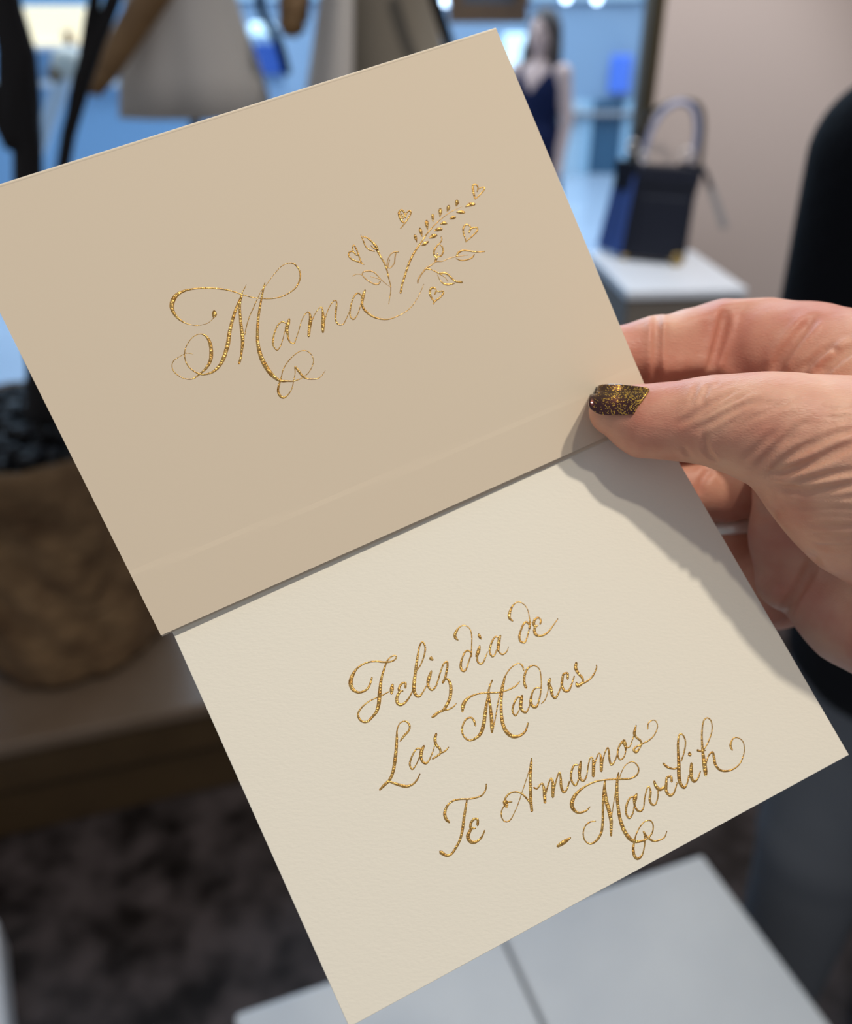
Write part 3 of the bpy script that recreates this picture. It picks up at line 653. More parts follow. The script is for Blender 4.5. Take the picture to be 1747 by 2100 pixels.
kr = empty('greeting_card', tuple(c2w(KP.hit(1000, 1600))[:3])); setp(kr, 'textured cream card with a gold handwritten Spanish message held under the envelope', 'card')
ksheet = wparent(bevel(world_sheet('card_sheet', (K_TL, K_TR, K_BR, K_BL), .0004, 'card', None, 2, 2), .0001, 1), kr)

CROPS = dict(A=(330, 520, 360), B=(540, 560, 340), C=(700, 360, 320), D=(700, 1290, 300), E=(920, 1220, 240), F=(760, 1340, 480), G=(890, 1460, 480), H=(1120, 1460, 430))
def ink(root, plane, name, crop, strokes, label=None):
    """raised pen strokes: each stroke a list of (x, y, width) read off the photograph, laid on the paper plane"""
    ox, oy, w = CROPS[crop]; sc = 1747/w; V = []; F = []
    n = plane.n
    for S in strokes:
        Q = np.array(S, float); Q = np.c_[ox+Q[:, 0]/sc, oy+Q[:, 1]/sc, np.maximum(Q[:, 2]*1.14, 4.0)/sc]
        C_ = catmull(Q, 1.1); C_[:, 2] = np.maximum(C_[:, 2], .8)
        P3 = np.array([plane.hit(x, y) for x, y, _ in C_]); hw = C_[:, 2]*P3[:, 2]/FPX*.5
        T = np.gradient(P3, axis=0); T /= np.linalg.norm(T, axis=1)[:, None]+1e-12; B = np.cross(n, T); b0 = len(V); K = 7
        rough = 1+RNG.uniform(-.35, .35, len(P3))*np.clip(hw/.0004, 0, 1)
        for i in range(len(P3)):
            hgt = (.00003+.42*hw[i]*rough[i]); wj = hw[i]*(1+RNG.uniform(-.05, .05))
            for k in range(K):
                a = math.pi*k/(K-1); V.append(c2w(P3[i]+B[i]*(wj*math.cos(a))+n*(-.00004+hgt*math.sin(a)**.8*(1+RNG.uniform(-.12, .12)) if 0 < k < K-1 else -.00004)))
        for i in range(len(P3)-1):
            for k in range(K-1): a = b0+i*K+k; F.append((a, a+1, a+K+1, a+K))
        e = b0+(len(P3)-1)*K
        for i0, sg in ((b0, -1), (e, 1)):          # rounded ends
            ii = 0 if sg < 0 else len(P3)-1; V.append(c2w(P3[ii]+T[ii]*sg*hw[ii]*.9+n*.00001)); t_ = len(V)-1
            for k in range(K-1): F.append((i0+k, t_, i0+k+1) if sg > 0 else (i0+k+1, t_, i0+k))
    wd = np.mean([s[2]/sc for S in strokes for s in S])
    o = meshobj(name, V, F, 'gold' if wd > 2.6 else 'gold_fine', None, True); o.parent = root
    if label: o['label'] = label
    return o
e_ = lambda name, crop, *st: ink(efront, EP, name, crop, st)
k_ = lambda name, crop, *st: ink(ksheet, KP, name, crop, st)
# -- Mama
e_('gold_letter', 'A',
   [(530,575,30),(532,605,44),(525,632,24),(520,645,8),(470,690,6),(400,712,6),(330,714,7),(250,695,10),(190,660,18),(140,610,26),(108,540,36),(115,480,42),(150,420,36),(210,380,24),(300,355,16),(400,345,14),(500,345,14),(600,352,14),(700,372,12),(800,405,11),(900,435,9),(1000,447,9),(1080,450,10),(1180,435,10),(1270,395,11),(1340,340,12),(1380,265,14),(1385,200,14),(1365,145,14),(1315,98,12),(1250,100,8),(1190,135,7),(1140,190,6),(1100,240,6),(1050,310,6),(1000,370,6),(960,450,8),(920,540,9),(880,630,9),(850,730,9),(835,810,8)],
   [(850,310,5),(830,350,8),(808,390,10),(800,430,22),(775,490,26),(740,570,26),(715,650,28),(695,730,30),(680,800,34),(670,880,38),(650,960,36),(620,1050,34),(580,1120,28),(520,1175,22),(450,1200,16),(390,1200,14),(320,1165,12),(265,1110,12),(238,1040,10),(240,960,9),(270,890,8),(320,830,8),(380,802,8),(430,810,16),(470,850,26),(495,920,32),(500,1000,34),(490,1070,30),(450,1140,24),(390,1195,16),(320,1245,12),(250,1248,9),(190,1225,9),(130,1175,10),(110,1120,9),(125,1070,8),(170,1035,7),(230,1000,6)],
   [(245,990,8),(290,995,6),(320,1002,4)],
   [(812,400,8),(795,460,14),(785,540,22),(790,640,26),(800,740,30),(812,830,34),(812,900,30),(803,970,22),(795,1030,22),(778,1095,20)],
   [(1035,290,10),(1018,360,16),(1000,450,18),(980,560,22),(965,680,24),(960,800,28),(965,900,32),(990,1010,38),(1030,1100,42),(1090,1190,38),(1150,1245,30),(1200,1268,24),(1260,1270,16),(1320,1270,12),(1380,1250,9),(1430,1220,8),(1480,1170,8),(1515,1090,8),(1510,1030,8),(1470,980,9),(1420,965,9),(1360,985,8),(1300,1035,9),(1250,1095,9),(1215,1160,9),(1200,1220,10),(1180,1290,18),(1165,1360,22),(1185,1415,24),(1220,1435,18),(1260,1410,12),(1300,1350,9),(1320,1270,9),(1335,1190,9),(1335,1130,16),(1370,1170,22),(1410,1220,20),(1450,1245,14),(1510,1250,12),(1560,1245,10),(1600,1215,7),(1635,1165,5)])
e_('gold_letter', 'B', [(250,560,8),(235,530,12),(195,515,14),(150,555,14),(115,640,16),(100,730,18),(110,775,14),(145,812,12),(180,770,10),(205,700,9),(225,620,8),(240,570,8)],
   [(274,485,20),(262,530,34),(245,590,36),(255,640,24),(262,690,18),(285,730,14),(322,740,12),(345,690,10),(375,600,9),(400,510,9),(435,440,9),(465,408,10)])
e_('gold_letter', 'B', [(465,408,10),(485,420,18),(495,470,26),(490,540,32),(482,610,30),(478,665,26)],
   [(490,620,8),(515,500,9),(550,420,9),(590,370,10),(615,360,12),(625,400,20),(630,470,32),(630,540,34),(628,600,28),(628,625,20)],
   [(640,560,8),(655,470,9),(690,370,9),(735,300,10),(765,292,12),(772,330,16),(762,420,20),(762,490,18),(780,530,16),(810,548,12),(845,535,10),(875,480,9),(905,410,8)])
e_('gold_letter', 'B', [(1035,240,12),(1000,212,16),(960,240,14),(925,330,14),(912,420,16),(920,465,14),(950,488,14),(985,450,10),(1010,390,9),(1030,320,10)],
   [(1072,178,16),(1055,230,30),(1045,280,28),(1040,330,24),(1060,380,24),(1110,430,22),(1180,470,18),(1260,488,14),(1330,485,12),(1400,460,9),(1480,420,8),(1560,355,8),(1620,270,7),(1660,190,7),(1690,118,6)])
# -- floral spray
e_('gold_stem', 'C', [(400,835,26),(440,910,20),(480,980,18),(510,1060,16),(530,1150,14),(550,1230,10),(552,1300,10),(540,1370,9),(530,1440,8)])
e_('gold_leaf', 'C', [(218,665,8),(245,730,14),(270,790,14),(310,830,14),(370,850,12)], [(240,685,10),(290,700,16),(340,740,20),(385,790,30),(405,830,26)], [(330,785,10),(365,815,16),(400,830,18)])
e_('gold_leaf', 'C', [(640,855,14),(600,855,14),(555,880,12),(525,930,10),(512,980,12),(508,1025,10)], [(610,865,16),(600,920,14),(590,985,12),(545,1035,12),(520,1025,10)], [(540,945,10),(525,1000,12),(515,1040,10)])
e_('gold_leaf', 'C', [(125,1125,8),(170,1105,8),(225,1110,10),(260,1145,14),(310,1185,14),(370,1215,16),(410,1215,18),(435,1188,16)], [(235,1105,12),(245,1080,14),(300,1070,14),(360,1080,14),(410,1125,12),(440,1160,10)], [(325,1132,6),(380,1145,8),(440,1165,10),(490,1205,8),(545,1245,6)])
e_('gold_heart', 'C', [(160,880,16),(120,850,16),(85,865,16),(85,905,16),(120,940,18),(170,960,16),(215,975,16),(255,998,8)], [(225,975,16),(195,900,16),(170,830,16),(140,780,14),(125,810,14),(135,850,14),(165,890,14),(190,890,14)])
e_('gold_stem', 'C', [(662,1315,22),(680,1220,22),(705,1140,22),(740,1030,22),(785,920,22),(840,825,20),(900,740,16),(960,650,14),(1040,560,11),(1130,475,9),(1220,410,8),(1300,370,6),(1350,350,4)])
for s_ in ([(820,668,20),(828,690,34),(845,750,6)], [(880,592,22),(888,625,36),(905,690,6)], [(955,508,30),(955,540,40),(965,610,6)], [(1022,435,22),(1023,465,32),(1025,520,8)], [(1108,375,30),(1108,405,40),(1103,465,8)], [(1202,340,26),(1197,365,38),(1183,405,8)], [(1295,280,30),(1294,305,42),(1283,345,8)],
           [(972,742,18),(935,762,36),(900,785,10)], [(1068,668,18),(1030,677,44),(985,700,14)], [(1125,600,24),(1085,603,38),(1040,618,12)], [(1182,540,12),(1150,532,38),(1110,545,12)], [(1278,468,18),(1250,470,40),(1215,487,12)], [(1376,412,24),(1340,408,36),(1290,412,14)], [(1492,320,26),(1440,325,38),(1390,350,12)]):
    e_('gold_bud', 'C', s_)
e_('gold_heart', 'C', [(1520,180,14),(1528,130,16),(1500,98,18),(1473,115,22),(1475,165,24),(1485,215,22),(1495,262,14)], [(1525,160,10),(1565,135,12),(1600,135,16),(1590,170,16),(1550,215,14),(1500,262,12)])
e_('gold_heart', 'C', [(715,470,18),(705,420,18),(675,385,20),(645,415,24),(655,470,26),(680,515,22),(700,530,14)], [(675,430,18),(692,480,16)], [(715,470,12),(735,415,14),(765,395,18),(778,415,16),(760,460,16),(720,520,14),(690,560,12),(662,592,12)])
e_('gold_heart', 'C', [(1430,640,14),(1450,590,16),(1430,560,16),(1395,550,18),(1365,590,20),(1368,650,18),(1385,700,14),(1395,745,10)], [(1430,640,16),(1445,600,20),(1485,585,16),(1520,585,18),(1520,620,18),(1485,660,16),(1430,710,14),(1390,745,10)])
e_('gold_heart', 'C', [(1045,1330,12),(1065,1290,12),(1035,1255,20),(1000,1270,24),(990,1320,24),(1010,1370,20),(1035,1410,16),(1030,1440,10)], [(1045,1330,14),(1060,1295,14),(1095,1300,14),(1135,1295,18),(1140,1320,18),(1100,1370,18),(1050,1405,18),(1030,1438,12)])
e_('gold_stem', 'C', [(855,1205,14),(860,1165,18),(900,1100,16),(950,1040,20),(1010,1000,14),(1060,965,14),(1130,960,10),(1200,930,10),(1280,910,10),(1350,900,8),(1420,890,6)])
e_('gold_leaf', 'C', [(1050,960,22),(1065,920,24),(1040,890,20),(1040,840,20),(1070,790,16),(1100,760,14),(1125,720,14),(1115,685,10)], [(1070,905,10),(1115,900,16),(1140,850,18),(1130,800,16),(1108,780,12)], [(1070,920,14),(1075,865,8)])
e_('gold_leaf', 'C', [(1290,905,20),(1310,865,22),(1360,840,18),(1430,845,16),(1500,855,14),(1560,855,12),(1605,850,12)], [(1285,930,10),(1340,950,14),(1400,945,14),(1460,920,16),(1490,885,12)])
e_('gold_leaf', 'C', [(950,1045,16),(1010,1055,12),(1080,1090,14),(1130,1120,10),(1165,1145,8),(1190,1185,8)], [(1100,1100,18),(1150,1090,24),(1195,1110,20),(1230,1145,20),(1280,1185,20),(1350,1195,22)], [(1078,1110,8),(1095,1155,10),(1130,1200,16),(1180,1220,22),(1230,1215,20),(1265,1205,14)])
# -- Feliz
k_('gold_letter', 'D', [(365,580,20),(345,650,24),(310,715,24),(250,750,26),(190,755,28),(130,710,42),(110,640,48),(130,560,40),(180,480,24),(250,425,20),(330,395,18),(420,387,20),(500,395,22),(560,395,20),(620,378,18),(655,345,16),(645,318,16),(600,328,16),(555,370,18),(530,420,20),(510,480,24),(488,550,26),(470,640,34),(460,740,40),(452,830,44),(445,900,42),(420,985,36),(370,1050,28),(310,1105,26),(250,1105,24),(205,1055,24),(205,995,22),(250,930,18),(320,870,16),(400,830,14),(480,795,14),(570,748,14)], [(612,662,26),(602,715,46),(598,772,28)])
k_('gold_letter', 'D', [(765,700,26),(765,645,24),(725,650,26),(692,695,28),(690,738,26),(735,740,18)], [(700,748,26),(675,785,32),(660,840,36),(675,890,36),(715,905,30),(770,870,24),(820,800,18),(848,740,14)])
k_('gold_letter', 'D', [(905,490,14),(950,420,16),(990,310,18),(1000,220,20),(970,155,20),(935,200,18),(915,300,24),(895,430,32),(878,560,36),(868,660,40),(865,730,40),(890,790,34),(930,805,26),(970,760,18),(1015,680,14)])
k_('gold_letter', 'D', [(1075,500,20),(1055,560,38),(1035,630,38),(1040,690,28),(1080,730,22),(1125,690,20),(1155,610,18)], [(1075,332,18),(1070,352,42),(1092,368,24)])
k_('gold_letter', 'D', [(1155,610,18),(1185,510,18),(1220,420,20),(1260,392,24),(1268,440,24),(1255,510,26),(1240,580,26),(1212,640,28)], [(1238,590,20),(1280,610,28),(1305,680,36),(1305,770,38),(1290,840,36),(1250,920,34),(1215,970,30),(1160,995,28),(1110,1035,34),(1085,1052,24)], [(1215,972,20),(1280,960,18),(1335,930,16),(1375,885,10)])
# -- dia de
k_('gold_letter', 'E', [(140,675,20),(105,645,40),(92,600,44),(120,535,36),(165,480,20),(225,455,18),(290,480,16),(330,540,18),(345,640,18),(342,740,18),(340,830,18),(340,890,22),(345,925,16)], [(340,870,24),(290,832,26),(240,860,26),(205,940,26),(180,1040,36),(190,1115,36),(230,1140,28),(265,1100,24),(295,1010,22),(325,920,22),(335,880,20)])
k_('gold_letter', 'E', [(465,760,24),(450,820,48),(425,890,48),(405,918,20)], [(428,900,28),(425,970,30),(445,1015,28),(485,1030,26),(520,1000,24),(550,930,20),(580,850,14)], [(450,585,26),(460,620,44),(485,660,20)])
k_('gold_letter', 'E', [(740,640,24),(700,625,24),(655,680,28),(620,780,30),(612,860,28),(650,920,28),(690,890,22),(715,820,18)], [(775,605,24),(755,660,44),(745,740,46),(738,810,40),(750,850,24),(800,890,24),(850,865,20),(880,820,14),(890,775,12)])
k_('gold_letter', 'E', [(955,390,22),(910,350,40),(905,290,44),(930,210,32),(970,145,22),(1035,105,16),(1100,125,16),(1160,185,14),(1190,260,14),(1205,350,20),(1215,420,28),(1205,500,34)], [(1200,440,30),(1155,405,30),(1110,450,28),(1075,540,28),(1055,620,34),(1070,690,32),(1130,712,28),(1165,650,22),(1190,560,20),(1205,490,22)])
k_('gold_letter', 'E', [(1215,415,8),(1260,415,8)], [(1365,435,28),(1375,380,28),(1335,340,26),(1285,375,36),(1270,440,40),(1295,470,36),(1335,455,16)], [(1290,475,36),(1280,540,42),(1300,590,42),(1350,612,32),(1420,600,28),(1490,550,26),(1550,470,20),(1600,400,16),(1630,355,12)])
# -- Las Madres
k_('gold_letter', 'F', [(220,655,10),(250,615,16),(285,575,14),(290,535,14),(260,507,11),(220,520,9),(198,570,10),(195,640,18),(190,720,22),(180,810,24),(165,890,22),(140,945,20),(100,985,20),(68,1018,14)], [(135,955,14),(190,975,18),(260,992,20),(310,980,14),(345,945,12),(368,900,8)])
k_('gold_letter', 'F', [(380,715,14),(345,712,12),(312,760,12),(292,825,14),(310,865,12),(340,830,9),(365,770,9)], [(398,690,14),(380,730,26),(375,775,22),(390,810,18),(415,820,16),(440,790,11),(465,730,9),(480,680,8)])
k_('gold_letter', 'F', [(490,600,16),(480,640,22),(490,685,20),(515,710,18),(520,745,16),(490,770,14),(462,787,12)], [(520,745,12),(555,730,12),(582,700,8)])
k_('gold_letter', 'F', [(685,435,14),(690,390,28),(710,350,22),(750,320,14),(810,300,11),(880,295,11),(950,292,11),(1020,275,11),(1080,245,11),(1112,210,8)], [(908,200,10),(890,240,14),(880,290,14),(868,360,18),(855,440,24),(845,520,26),(825,590,24),(790,630,18),(740,650,14),(700,625,14),(682,580,14),(690,530,13),(715,490,13),(750,480,13),(770,500,16),(782,540,12)],
   [(880,270,14),(885,340,18),(895,420,22),(903,500,26),(905,560,24),(905,590,14)], [(915,560,9),(935,460,9),(950,370,10),(965,300,10),(985,230,14),(1010,160,10),(1050,105,9),(1100,75,9),(1130,90,12),(1143,128,10)], [(1000,180,16),(985,260,18),(975,350,18),(975,440,22),(985,520,26),(1010,580,28),(1055,618,26),(1110,615,20),(1155,580,14),(1175,520,12)])
k_('gold_letter', 'F', [(1125,330,14),(1095,330,14),(1068,380,14),(1058,430,14),(1080,465,12),(1105,430,9),(1120,380,9)], [(1130,315,16),(1122,360,26),(1120,400,24),(1135,432,18),(1160,440,14),(1180,405,10),(1195,360,12)])
k_('gold_letter', 'F', [(1160,255,22),(1147,220,18),(1150,160,17),(1175,110,14),(1220,90,10),(1260,120,9),(1272,190,9),(1272,260,10),(1262,330,12),(1240,395,16),(1210,395,22),(1195,360,22),(1205,300,14),(1230,260,12),(1275,258,10)])
k_('gold_letter', 'F', [(1275,375,8),(1305,340,8),(1325,270,9),(1330,220,22),(1340,188,14)], [(1328,228,26),(1345,260,22),(1355,310,20),(1378,332,18),(1400,300,12),(1420,250,10)])
k_('gold_letter', 'F', [(1470,190,16),(1470,150,16),(1440,155,16),(1430,200,18),(1428,245,20),(1450,280,20),(1480,275,16),(1500,230,12),(1520,170,10)])
k_('gold_letter', 'F', [(1535,70,18),(1530,110,24),(1550,150,20),(1580,185,18),(1580,220,18),(1545,240,26),(1535,218,14)], [(1580,225,14),(1620,205,12),(1660,165,12),(1685,110,10),(1685,88,10)])
# -- Te Amamos
k_('gold_letter', 'G', [(115,825,14),(90,800,22),(80,755,22),(100,700,16),(140,665,13),(195,652,12),(260,650,12),(320,638,12),(360,620,11),(385,580,11),(390,538,9)], [(245,660,12),(235,720,18),(222,800,20),(212,880,20),(195,950,18),(165,1010,18),(130,1060,16),(95,1072,18),(55,1050,26),(45,1042,16)])
k_('gold_letter', 'G', [(325,845,18),(325,805,18),(300,800,18),(275,830,18),(275,865,20),(310,870,10)], [(275,875,20),(252,930,26),(275,970,24),(315,970,18),(355,935,14),(378,885,10)])
k_('gold_letter', 'G', [(582,672,8),(550,672,14),(530,670,30),(540,702,32)], [(525,690,16),(535,640,14),(570,605,12),(620,597,11),(660,615,12),(695,650,14),(720,685,14)], [(715,420,6),(690,500,7),(660,590,7),(630,680,7),(600,750,7),(570,805,9),(535,820,9),(508,795,10),(502,750,10),(515,715,9),(530,690,10)], [(728,348,12),(722,420,22),(718,500,22),(720,580,22),(722,660,22),(730,740,20)])
k_('gold_letter', 'G', [(745,565,12),(770,572,12),(790,545,12),(810,535,12),(820,570,20),(825,620,24),(828,675,20)], [(830,630,9),(850,550,11),(875,495,12),(888,540,22),(887,590,24),(887,635,20)], [(895,590,9),(915,500,11),(935,452,12),(945,490,16),(948,550,20),(965,598,18),(990,580,12),(1010,520,11)])
k_('gold_letter', 'G', [(1075,395,12),(1045,400,14),(1025,450,16),(1025,510,16),(1055,548,14),(1080,500,11),(1085,440,10)], [(1095,370,14),(1088,420,24),(1085,470,22),(1095,505,18),(1120,512,14),(1140,470,10),(1150,400,10)])
k_('gold_letter', 'G', [(1150,400,10),(1165,345,10),(1182,345,12),(1190,400,24),(1188,480,22)], [(1190,430,9),(1205,370,10),(1225,315,10),(1240,315,12),(1248,370,24),(1248,440,22)], [(1255,400,9),(1270,320,10),(1295,268,10),(1305,300,14),(1310,360,16),(1325,395,16),(1350,365,10),(1370,310,10)])
k_('gold_letter', 'G', [(1420,215,24),(1385,250,14),(1370,310,14),(1385,355,12),(1415,340,10),(1430,290,11),(1425,240,28),(1410,225,26)], [(1430,268,12),(1460,260,9),(1480,210,9),(1500,150,10)])
k_('gold_letter', 'G', [(1508,100,10),(1495,160,22),(1510,190,16),(1540,215,16),(1545,245,14),(1510,260,12),(1490,285,18),(1510,300,18),(1535,270,12),(1555,238,11),(1600,215,10),(1645,170,9),(1668,110,8),(1655,70,8),(1630,62,8),(1600,85,9),(1595,128,10)])
# -- dash and signature
k_('gold_dash', 'G', [(922,1003,18),(965,975,30),(1018,940,12)])
k_('gold_letter', 'H', [(365,790,8),(330,825,14),(265,840,18),(220,800,30),(215,750,32),(245,690,26),(310,630,16),(400,585,14),(480,568,12),(550,562,14),(620,560,16),(700,555,14),(755,525,14),(770,480,12),(755,440,12),(715,415,9),(665,440,8),(630,495,8),(610,550,9)], [(490,570,14),(483,650,24),(475,740,22),(472,830,20),(470,920,20),(460,1000,20),(425,1065,18),(370,1100,14),(325,1075,12),(308,1020,12),(320,960,11),(360,920,11),(412,910,8)],
   [(485,640,26),(500,740,32),(525,830,32),(540,910,28),(540,980,24),(540,1030,18)], [(545,880,8),(558,780,8),(575,680,10),(590,590,12),(603,505,12)],
   [(598,520,12),(590,600,24),(590,700,26),(600,800,26),(615,890,28),(645,980,32),(690,1050,30),(740,1080,24),(800,1075,16),(850,1050,14),(885,1000,12),(890,940,12),(865,905,11),(820,915,10),(780,960,10),(750,1020,11),(735,1080,14),(725,1140,22),(735,1200,24),(765,1222,22),(800,1190,14),(820,1110,11),(820,1040,12),(810,995,12),(840,1040,18),(890,1075,16),(940,1070,12),(985,1045,10),(1005,995,8)])
k_('gold_letter', 'H', [(730,710,14),(700,715,14),(672,770,18),(665,840,18),(690,885,16),(720,850,12),(735,780,12)], [(755,680,12),(740,720,34),(735,770,18),(755,815,18),(785,828,16),(810,800,12),(820,720,12)])
k_('gold_letter', 'H', [(820,720,12),(840,640,12),(858,625,12),(870,670,18),(862,730,20),(880,770,18),(910,770,12),(930,710,12),(932,650,12)], [(900,580,20),(915,620,26),(945,645,26),(985,630,20)])
k_('gold_letter', 'H', [(985,630,20),(1000,600,16)], [(1045,580,20),(1040,540,18),(1005,550,18),(1000,600,22),(1000,660,24),(1030,695,22),(1060,680,16),(1080,630,12),(1090,590,12)])
k_('gold_letter', 'H', [(1125,410,11),(1150,330,12),(1160,250,13),(1140,195,13),(1110,190,14),(1098,260,18),(1100,350,22),(1105,430,28),(1105,520,30),(1115,590,28),(1145,630,22),(1170,605,14),(1190,530,14)], [(975,430,18),(1010,460,18),(1060,475,14),(1095,465,14)])
k_('gold_letter', 'H', [(1210,430,22),(1207,490,28),(1210,550,26),(1235,580,20),(1265,550,14),(1285,495,10)], [(1194,343,26),(1196,358,30)])
k_('gold_letter', 'H', [(1310,320,10),(1350,250,11),(1380,160,11),(1375,80,11),(1340,50,11),(1310,80,12),(1298,160,14),(1298,250,18),(1305,340,24),(1315,420,34),(1325,490,34),(1328,525,26)], [(1330,440,10),(1350,370,12),(1385,335,16),(1398,380,22),(1410,440,22),(1450,485,18),(1510,492,16),(1570,470,12),(1620,420,11),(1650,330,9),(1640,250,9),(1595,215,9),(1555,225,11),(1535,280,20),(1550,318,14)], [(1260,320,20),(1290,328,14),(1330,320,8)])
# ================================================================== HAND (camera frame, millimetres inside the field)
def J(px, py, z, rpx): return (camp(px, py, z/1000.)*1000, rpx*z/FPX)
EO = EP.o*1000; EN = EP.n
def env_d(p): return (p-EO)@EN                    # >0 viewer side, mm
TH_ = [J(1258, 843, 227, 50), J(1322, 863, 226, 70), J(1392, 864, 224, 75), J(1458, 862, 221, 85), J(1545, 874, 218, 93)]
TB_ = [J(1545, 874, 218, 93), J(1602, 881, 217, 97), J(1690, 925, 218, 140), J(1800, 985, 218, 195), J(1970, 1080, 215, 205)]
IX_ = [J(1150, 752, 249, 52), J(1230, 738, 250, 60), J(1345, 722, 251, 68), J(1420, 712, 254, 74), J(1482, 708, 256, 88), J(1560, 718, 254, 98), J(1660, 742, 250, 106), J(1780, 800, 243, 140), J(1980, 1000, 232, 190)]
MD_ = [J(1230, 1010, 262, 48), J(1330, 1005, 268, 56), J(1430, 1000, 271, 62), J(1490, 1003, 272, 64), J(1640, 960, 268, 80)]
M0_ = [J(1200, 890, 256, 46), J(1330, 880, 262, 56), J(1470, 868, 266, 66), J(1640, 850, 262, 86)]
RG_ = [J(1430, 1020, 286, 48), J(1488, 1080, 284, 56), J(1505, 1190, 277, 62), J(1560, 1215, 270, 64), J(1660, 1130, 266, 74)]
PK_ = [J(1430, 1190, 292, 44), J(1500, 1225, 288, 48), J(1590, 1235, 276, 52), J(1680, 1210, 266, 66)]
def hand_base(p):
    th = chain(p, TH_, 3.5); th = np.minimum(th, 1e9)
    th = smax(th, .10-env_d(p), 1.6)                        # pad flattened against the envelope
    tb = chain(p, TB_, 8)
    th = smin(th, tb, 6)
    ix = chain(p, IX_[:6], 3.0); ix = smax(ix, env_d(p)+2.9, 1.2)
    ixb = chain(p, IX_[5:], 8); ix = smin(ix, ixb, 4)
    # palm: pads, hollow and heel
    pad = chain(p, [J(1602, 985, 249, 56), J(1606, 1100, 252, 58), J(1612, 1190, 254, 60)], 6)
    palm = smin(pad, chain(p, [J(1680, 900, 256, 120), J(1780, 1050, 250, 170), J(1980, 1090, 235, 200)], 10), 8)
    hyp = chain(p, [J(1662, 1200, 253, 66), J(1745, 1245, 246, 98), J(1860, 1262, 238, 140), J(2000, 1180, 226, 190)], 10)
    palm = smin(palm, hyp, 3)
    d = smin(palm, ix, 4)
    d = smin(d, smax(chain(p, M0_, 3), env_d(p)+3.2, 1.0), 1.0); d = smin(d, chain(p, MD_, 3), 1.0)
    d = np.minimum(d, chain(p, RG_, 3)); d = smin(d, chain(p, PK_, 3), 1.0)
    d = smin(d, th, 1.2)
    fore = chain(p, [J(1970, 1080, 224, 205), (np.array([182., 42., 203.]), 27.), (np.array([275., 132., 150.]), 33.)], 14)
    return smin(d, fore, 12)
def trace(px, py):
    px = np.asarray(px, float); py = np.asarray(py, float); r = np.stack([(px-CX)/FPX, (py-CY)/FPX, np.ones_like(px)], 1); r /= np.linalg.norm(r, axis=1)[:, None]
    t = np.full(len(px), 165.)
    for _ in range(60): t += np.clip(hand_base(r*t[:, None]), -3, 12)*.9
    return r*t[:, None]
def cr(pts): return [(1400+x/3.282, 620+y/3.282) for x, y in pts]
def cq(pts): return [(1180+x/3.081, 880+y/3.081) for x, y in pts]
GR = []   # (pixel polyline, depth mm, width mm)
for L_, dp, wd in (
    ([(95,545),(75,620),(40,690)], .28, .7), ([(180,545),(150,620),(120,690)], .25, .7), ([(240,530),(215,570)], .25, .7),
    ([(360,595),(200,680),(60,770),(-40,830)], .45, .9), ([(430,620),(250,705),(110,790)], .35, .7), ([(560,650),(400,700),(230,785),(90,860)], .45, .9), ([(640,660),(450,730),(280,850)], .28, .8), ([(760,650),(600,720),(420,800),(330,880)], .25, .9),
    ([(150,880),(150,960),(190,1040),(240,1080)], .45, .9), ([(0,960),(30,1020),(60,1050)], .4, .9),
    ([(900,930),(780,1000),(660,1080),(590,1140)], .55, 1.0), ([(760,880),(640,960),(560,1040),(480,1120)], .5, 1.0), ([(640,850),(560,930),(470,1010),(390,1080)], .4, 1.0), ([(860,800),(760,850),(690,900)], .25, .9),
    ([(1180,850),(1000,900),(880,960),(760,1030)], .4, 1.0), ([(1200,930),(980,1030),(850,1090),(720,1130),(560,1155)], 1.0, 1.1), ([(1200,1125),(900,1180),(750,1220)], .6, 1.0),
    ([(1200,1215),(950,1260),(800,1266),(620,1250)], .95, 1.1), ([(1200,1390),(960,1385),(820,1380),(700,1370)], .55, 1.0), ([(1200,1510),(960,1505),(820,1500)], .6, 1.0), ([(1200,1640),(1000,1650),(890,1640)], .5, 1.0), ([(1200,1300),(1000,1320),(760,1315)], .4, 1.2), ([(1200,1450),(1000,1440),(780,1440)], .35, 1.0), ([(1200,1580),(1040,1575),(870,1570)], .35, 1.0),
    ([(1139,760),(1050,775),(960,770)], .2, .7), ([(1139,800),(1030,810),(950,830)], .2, .7), ([(1139,700),(1040,720),(950,720)], .18, .7),
    ([(290,40),(262,180),(220,320),(190,430),(180,465)], 1.7, 1.4), ([(260,230),(215,400),(208,450)], .5, 1.0),
    ([(890,100),(770,235),(660,380),(625,470)], 1.9, 1.5), ([(1010,290),(900,370),(800,460)], 1.0, 1.1), ([(1010,290),(1035,350)], .5, .9), ([(1180,280),(1020,390),(915,480)], 1.7, 1.5)):
    GR.append((cr(L_), dp*(1.4 if L_[0][1] > 530 else 1), wd*.9))
GR += [([(1347, 640), (1346, 700), (1345, 790)], 1.3, 1.0), ([(1352, 650), (1352, 780)], .3, .8), (cq([(1520, 800), (1450, 950), (1370, 1080), (1310, 1190)]), 1.6, 1.5), (cq([(1320, 960), (1220, 1020), (1150, 1090)]), .6, 1.5), (cq([(870, 230), (800, 330), (780, 420)]), .6, 1.2), (cq([(1130, 520), (1220, 540), (1320, 500)]), .4, 1.4)]
SEG = []
for pts, dp, wd in GR:
    Q = catmull(np.array(pts, float), 7.0); S3 = trace(Q[:, 0], Q[:, 1])
    tt = np.linspace(0, 1, len(Q)); am = dp*np.clip(np.minimum(tt, 1-tt)*5+.15, 0, 1)
    ok = (S3[:, 2] > 170) & (S3[:, 2] < 300); SEG.append((S3, am, wd, ok))
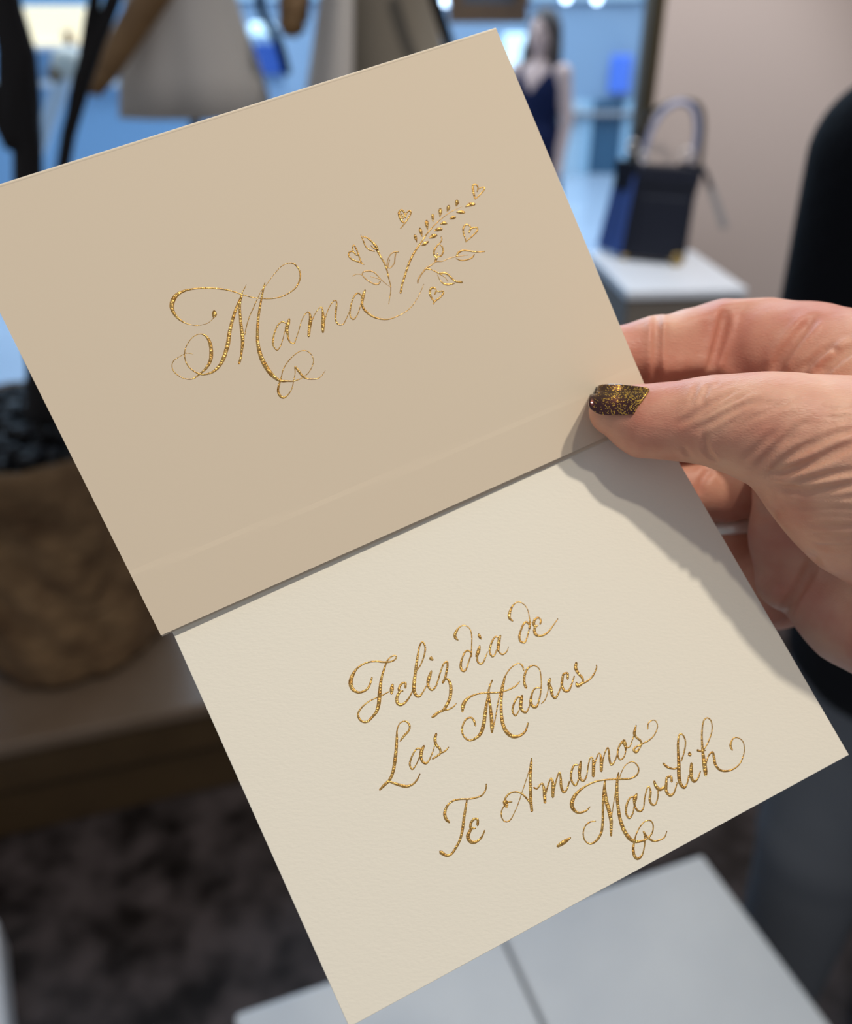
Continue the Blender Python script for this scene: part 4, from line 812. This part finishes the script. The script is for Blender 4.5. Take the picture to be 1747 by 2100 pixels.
def hand_fn(p):
    d = hand_base(p); near = np.where(np.abs(d) < 6)[0]
    if len(near) == 0: return d
    q = p[near]; add = np.zeros(len(q))
    for S3, am, wd, ok in SEG:
        m = (q > S3.min(0)-4).all(1) & (q < S3.max(0)+4).all(1); I = np.where(m)[0]
        if len(I) == 0: continue
        best = np.full(len(I), 1e9); amp = np.zeros(len(I))
        for i in range(len(S3)-1):
            if not (ok[i] and ok[i+1]) or np.linalg.norm(S3[i+1]-S3[i]) > 5: continue
            a, b = S3[i], S3[i+1]; ba = b-a; pa = q[I]-a; t = np.clip(pa@ba/(ba@ba+1e-9), 0, 1); dd = np.linalg.norm(pa-t[:, None]*ba, axis=1)
            u_ = dd < best; best[u_] = dd[u_]; amp[u_] = (am[i]+(am[i+1]-am[i])*t)[u_]
        add[I] += amp*(np.exp(-(best/wd)**2)-.28*np.exp(-((best-2.0*wd)/(1.1*wd))**2))
    d[near] += add; return d
hr = empty('hand', tuple(c2w(np.array([camp(1650, 1000, .235)]))[0])); setp(hr, 'right hand with glittery brown nail polish pinching the envelope and card', 'hand')
hand = sdf_mesh('hand_skin', hand_fn, (28, -64, 160), (200, 84, 305), .62, 'skin', None, 4, band=3.2, post=lambda V: c2w(V/1000))
wparent(hand, hr)
# sleeve where the forearm leaves the picture
a0 = c2w(np.array([[.190, .050, .199]]))[0]; a1 = c2w(np.array([[.300, .158, .134]]))[0]
wparent(tube('sleeve', [a0, a0*.6+a1*.4, a1], [.040, .043, .046], 'black_cloth', None, 24, .01, .03), hr)
# thumb nail
NP = np.array([(1221.6,794),(1236.7,790.2),(1268,789.2),(1293,791),(1318.5,794),(1331,797.8),(1328.6,806.6),(1318.5,821.7),(1307,835.6),(1299.6,848.8),(1289.6,850.3),(1268,851),(1236.7,850.7),(1221.6,845.6),(1210,836.8),(1207,828),(1209,815),(1216.5,799)])
NC = np.array([1266., 821.]); BD = catmull(np.vstack([NP, NP[:1]]), 2.2)[:-1]; NB = len(BD); NRG = 14
PXY = [NC]+[NC+(b_-NC)*(k/NRG) for k in range(1, NRG+1) for b_ in BD]; PXY = np.array(PXY)
# nail plate: an arched shell over the thumb's back, its rim sunk a little into the fold
b3 = trace(np.clip(PXY[:, 0], 1219, 1400), np.clip(PXY[:, 1], 803, 900))
v_ = (PXY[:, 1]-789)/62; zc = trace(np.array([1268.]), np.array([838.]))[0, 2]
zz = .5*b3[:, 2]+.5*(zc+5.0*np.clip(.75-v_, 0, 1)**2)-.55
zz = np.minimum(zz, b3[:, 2]-.2)
P3 = np.stack([(PXY[:, 0]-CX)/FPX*zz, (PXY[:, 1]-CY)/FPX*zz, zz], -1)/1000
Fn = [(0, 1+(i+1) % NB, 1+i) for i in range(NB)]
for k in range(NRG-1):
    for i in range(NB): a_ = 1+k*NB; Fn.append((a_+i, a_+(i+1) % NB, a_+NB+(i+1) % NB, a_+NB+i))
nl = meshobj('thumb_nail', c2w(P3), Fn, 'nail', None, True); nl['label'] = 'thumb nail in glittery gold-brown polish'
uvl = nl.data.uv_layers.new(name='UVMap')
for lp in nl.data.loops: q_ = PXY[lp.vertex_index]; uvl.data[lp.index].uv = ((q_[0]-1205)/126, (q_[1]-789)/62)
s_ = nl.modifiers.new('thick', 'SOLIDIFY'); s_.thickness = .0009; s_.offset = 0
wparent(nl, hr)
# ring on the curled finger
rc = camp(1496, 1086, .2835); rax = np.array([.10, .98, -.1])
wax = rax[0]*CXA+rax[1]*CD+rax[2]*CF
rg = torus('finger_ring', c2w(np.array([rc]))[0], wax, .0104, .0012, 'silver', None, flat=1.9); setp(rg, 'pale metal ring band on the curled finger below the thumb', 'ring')
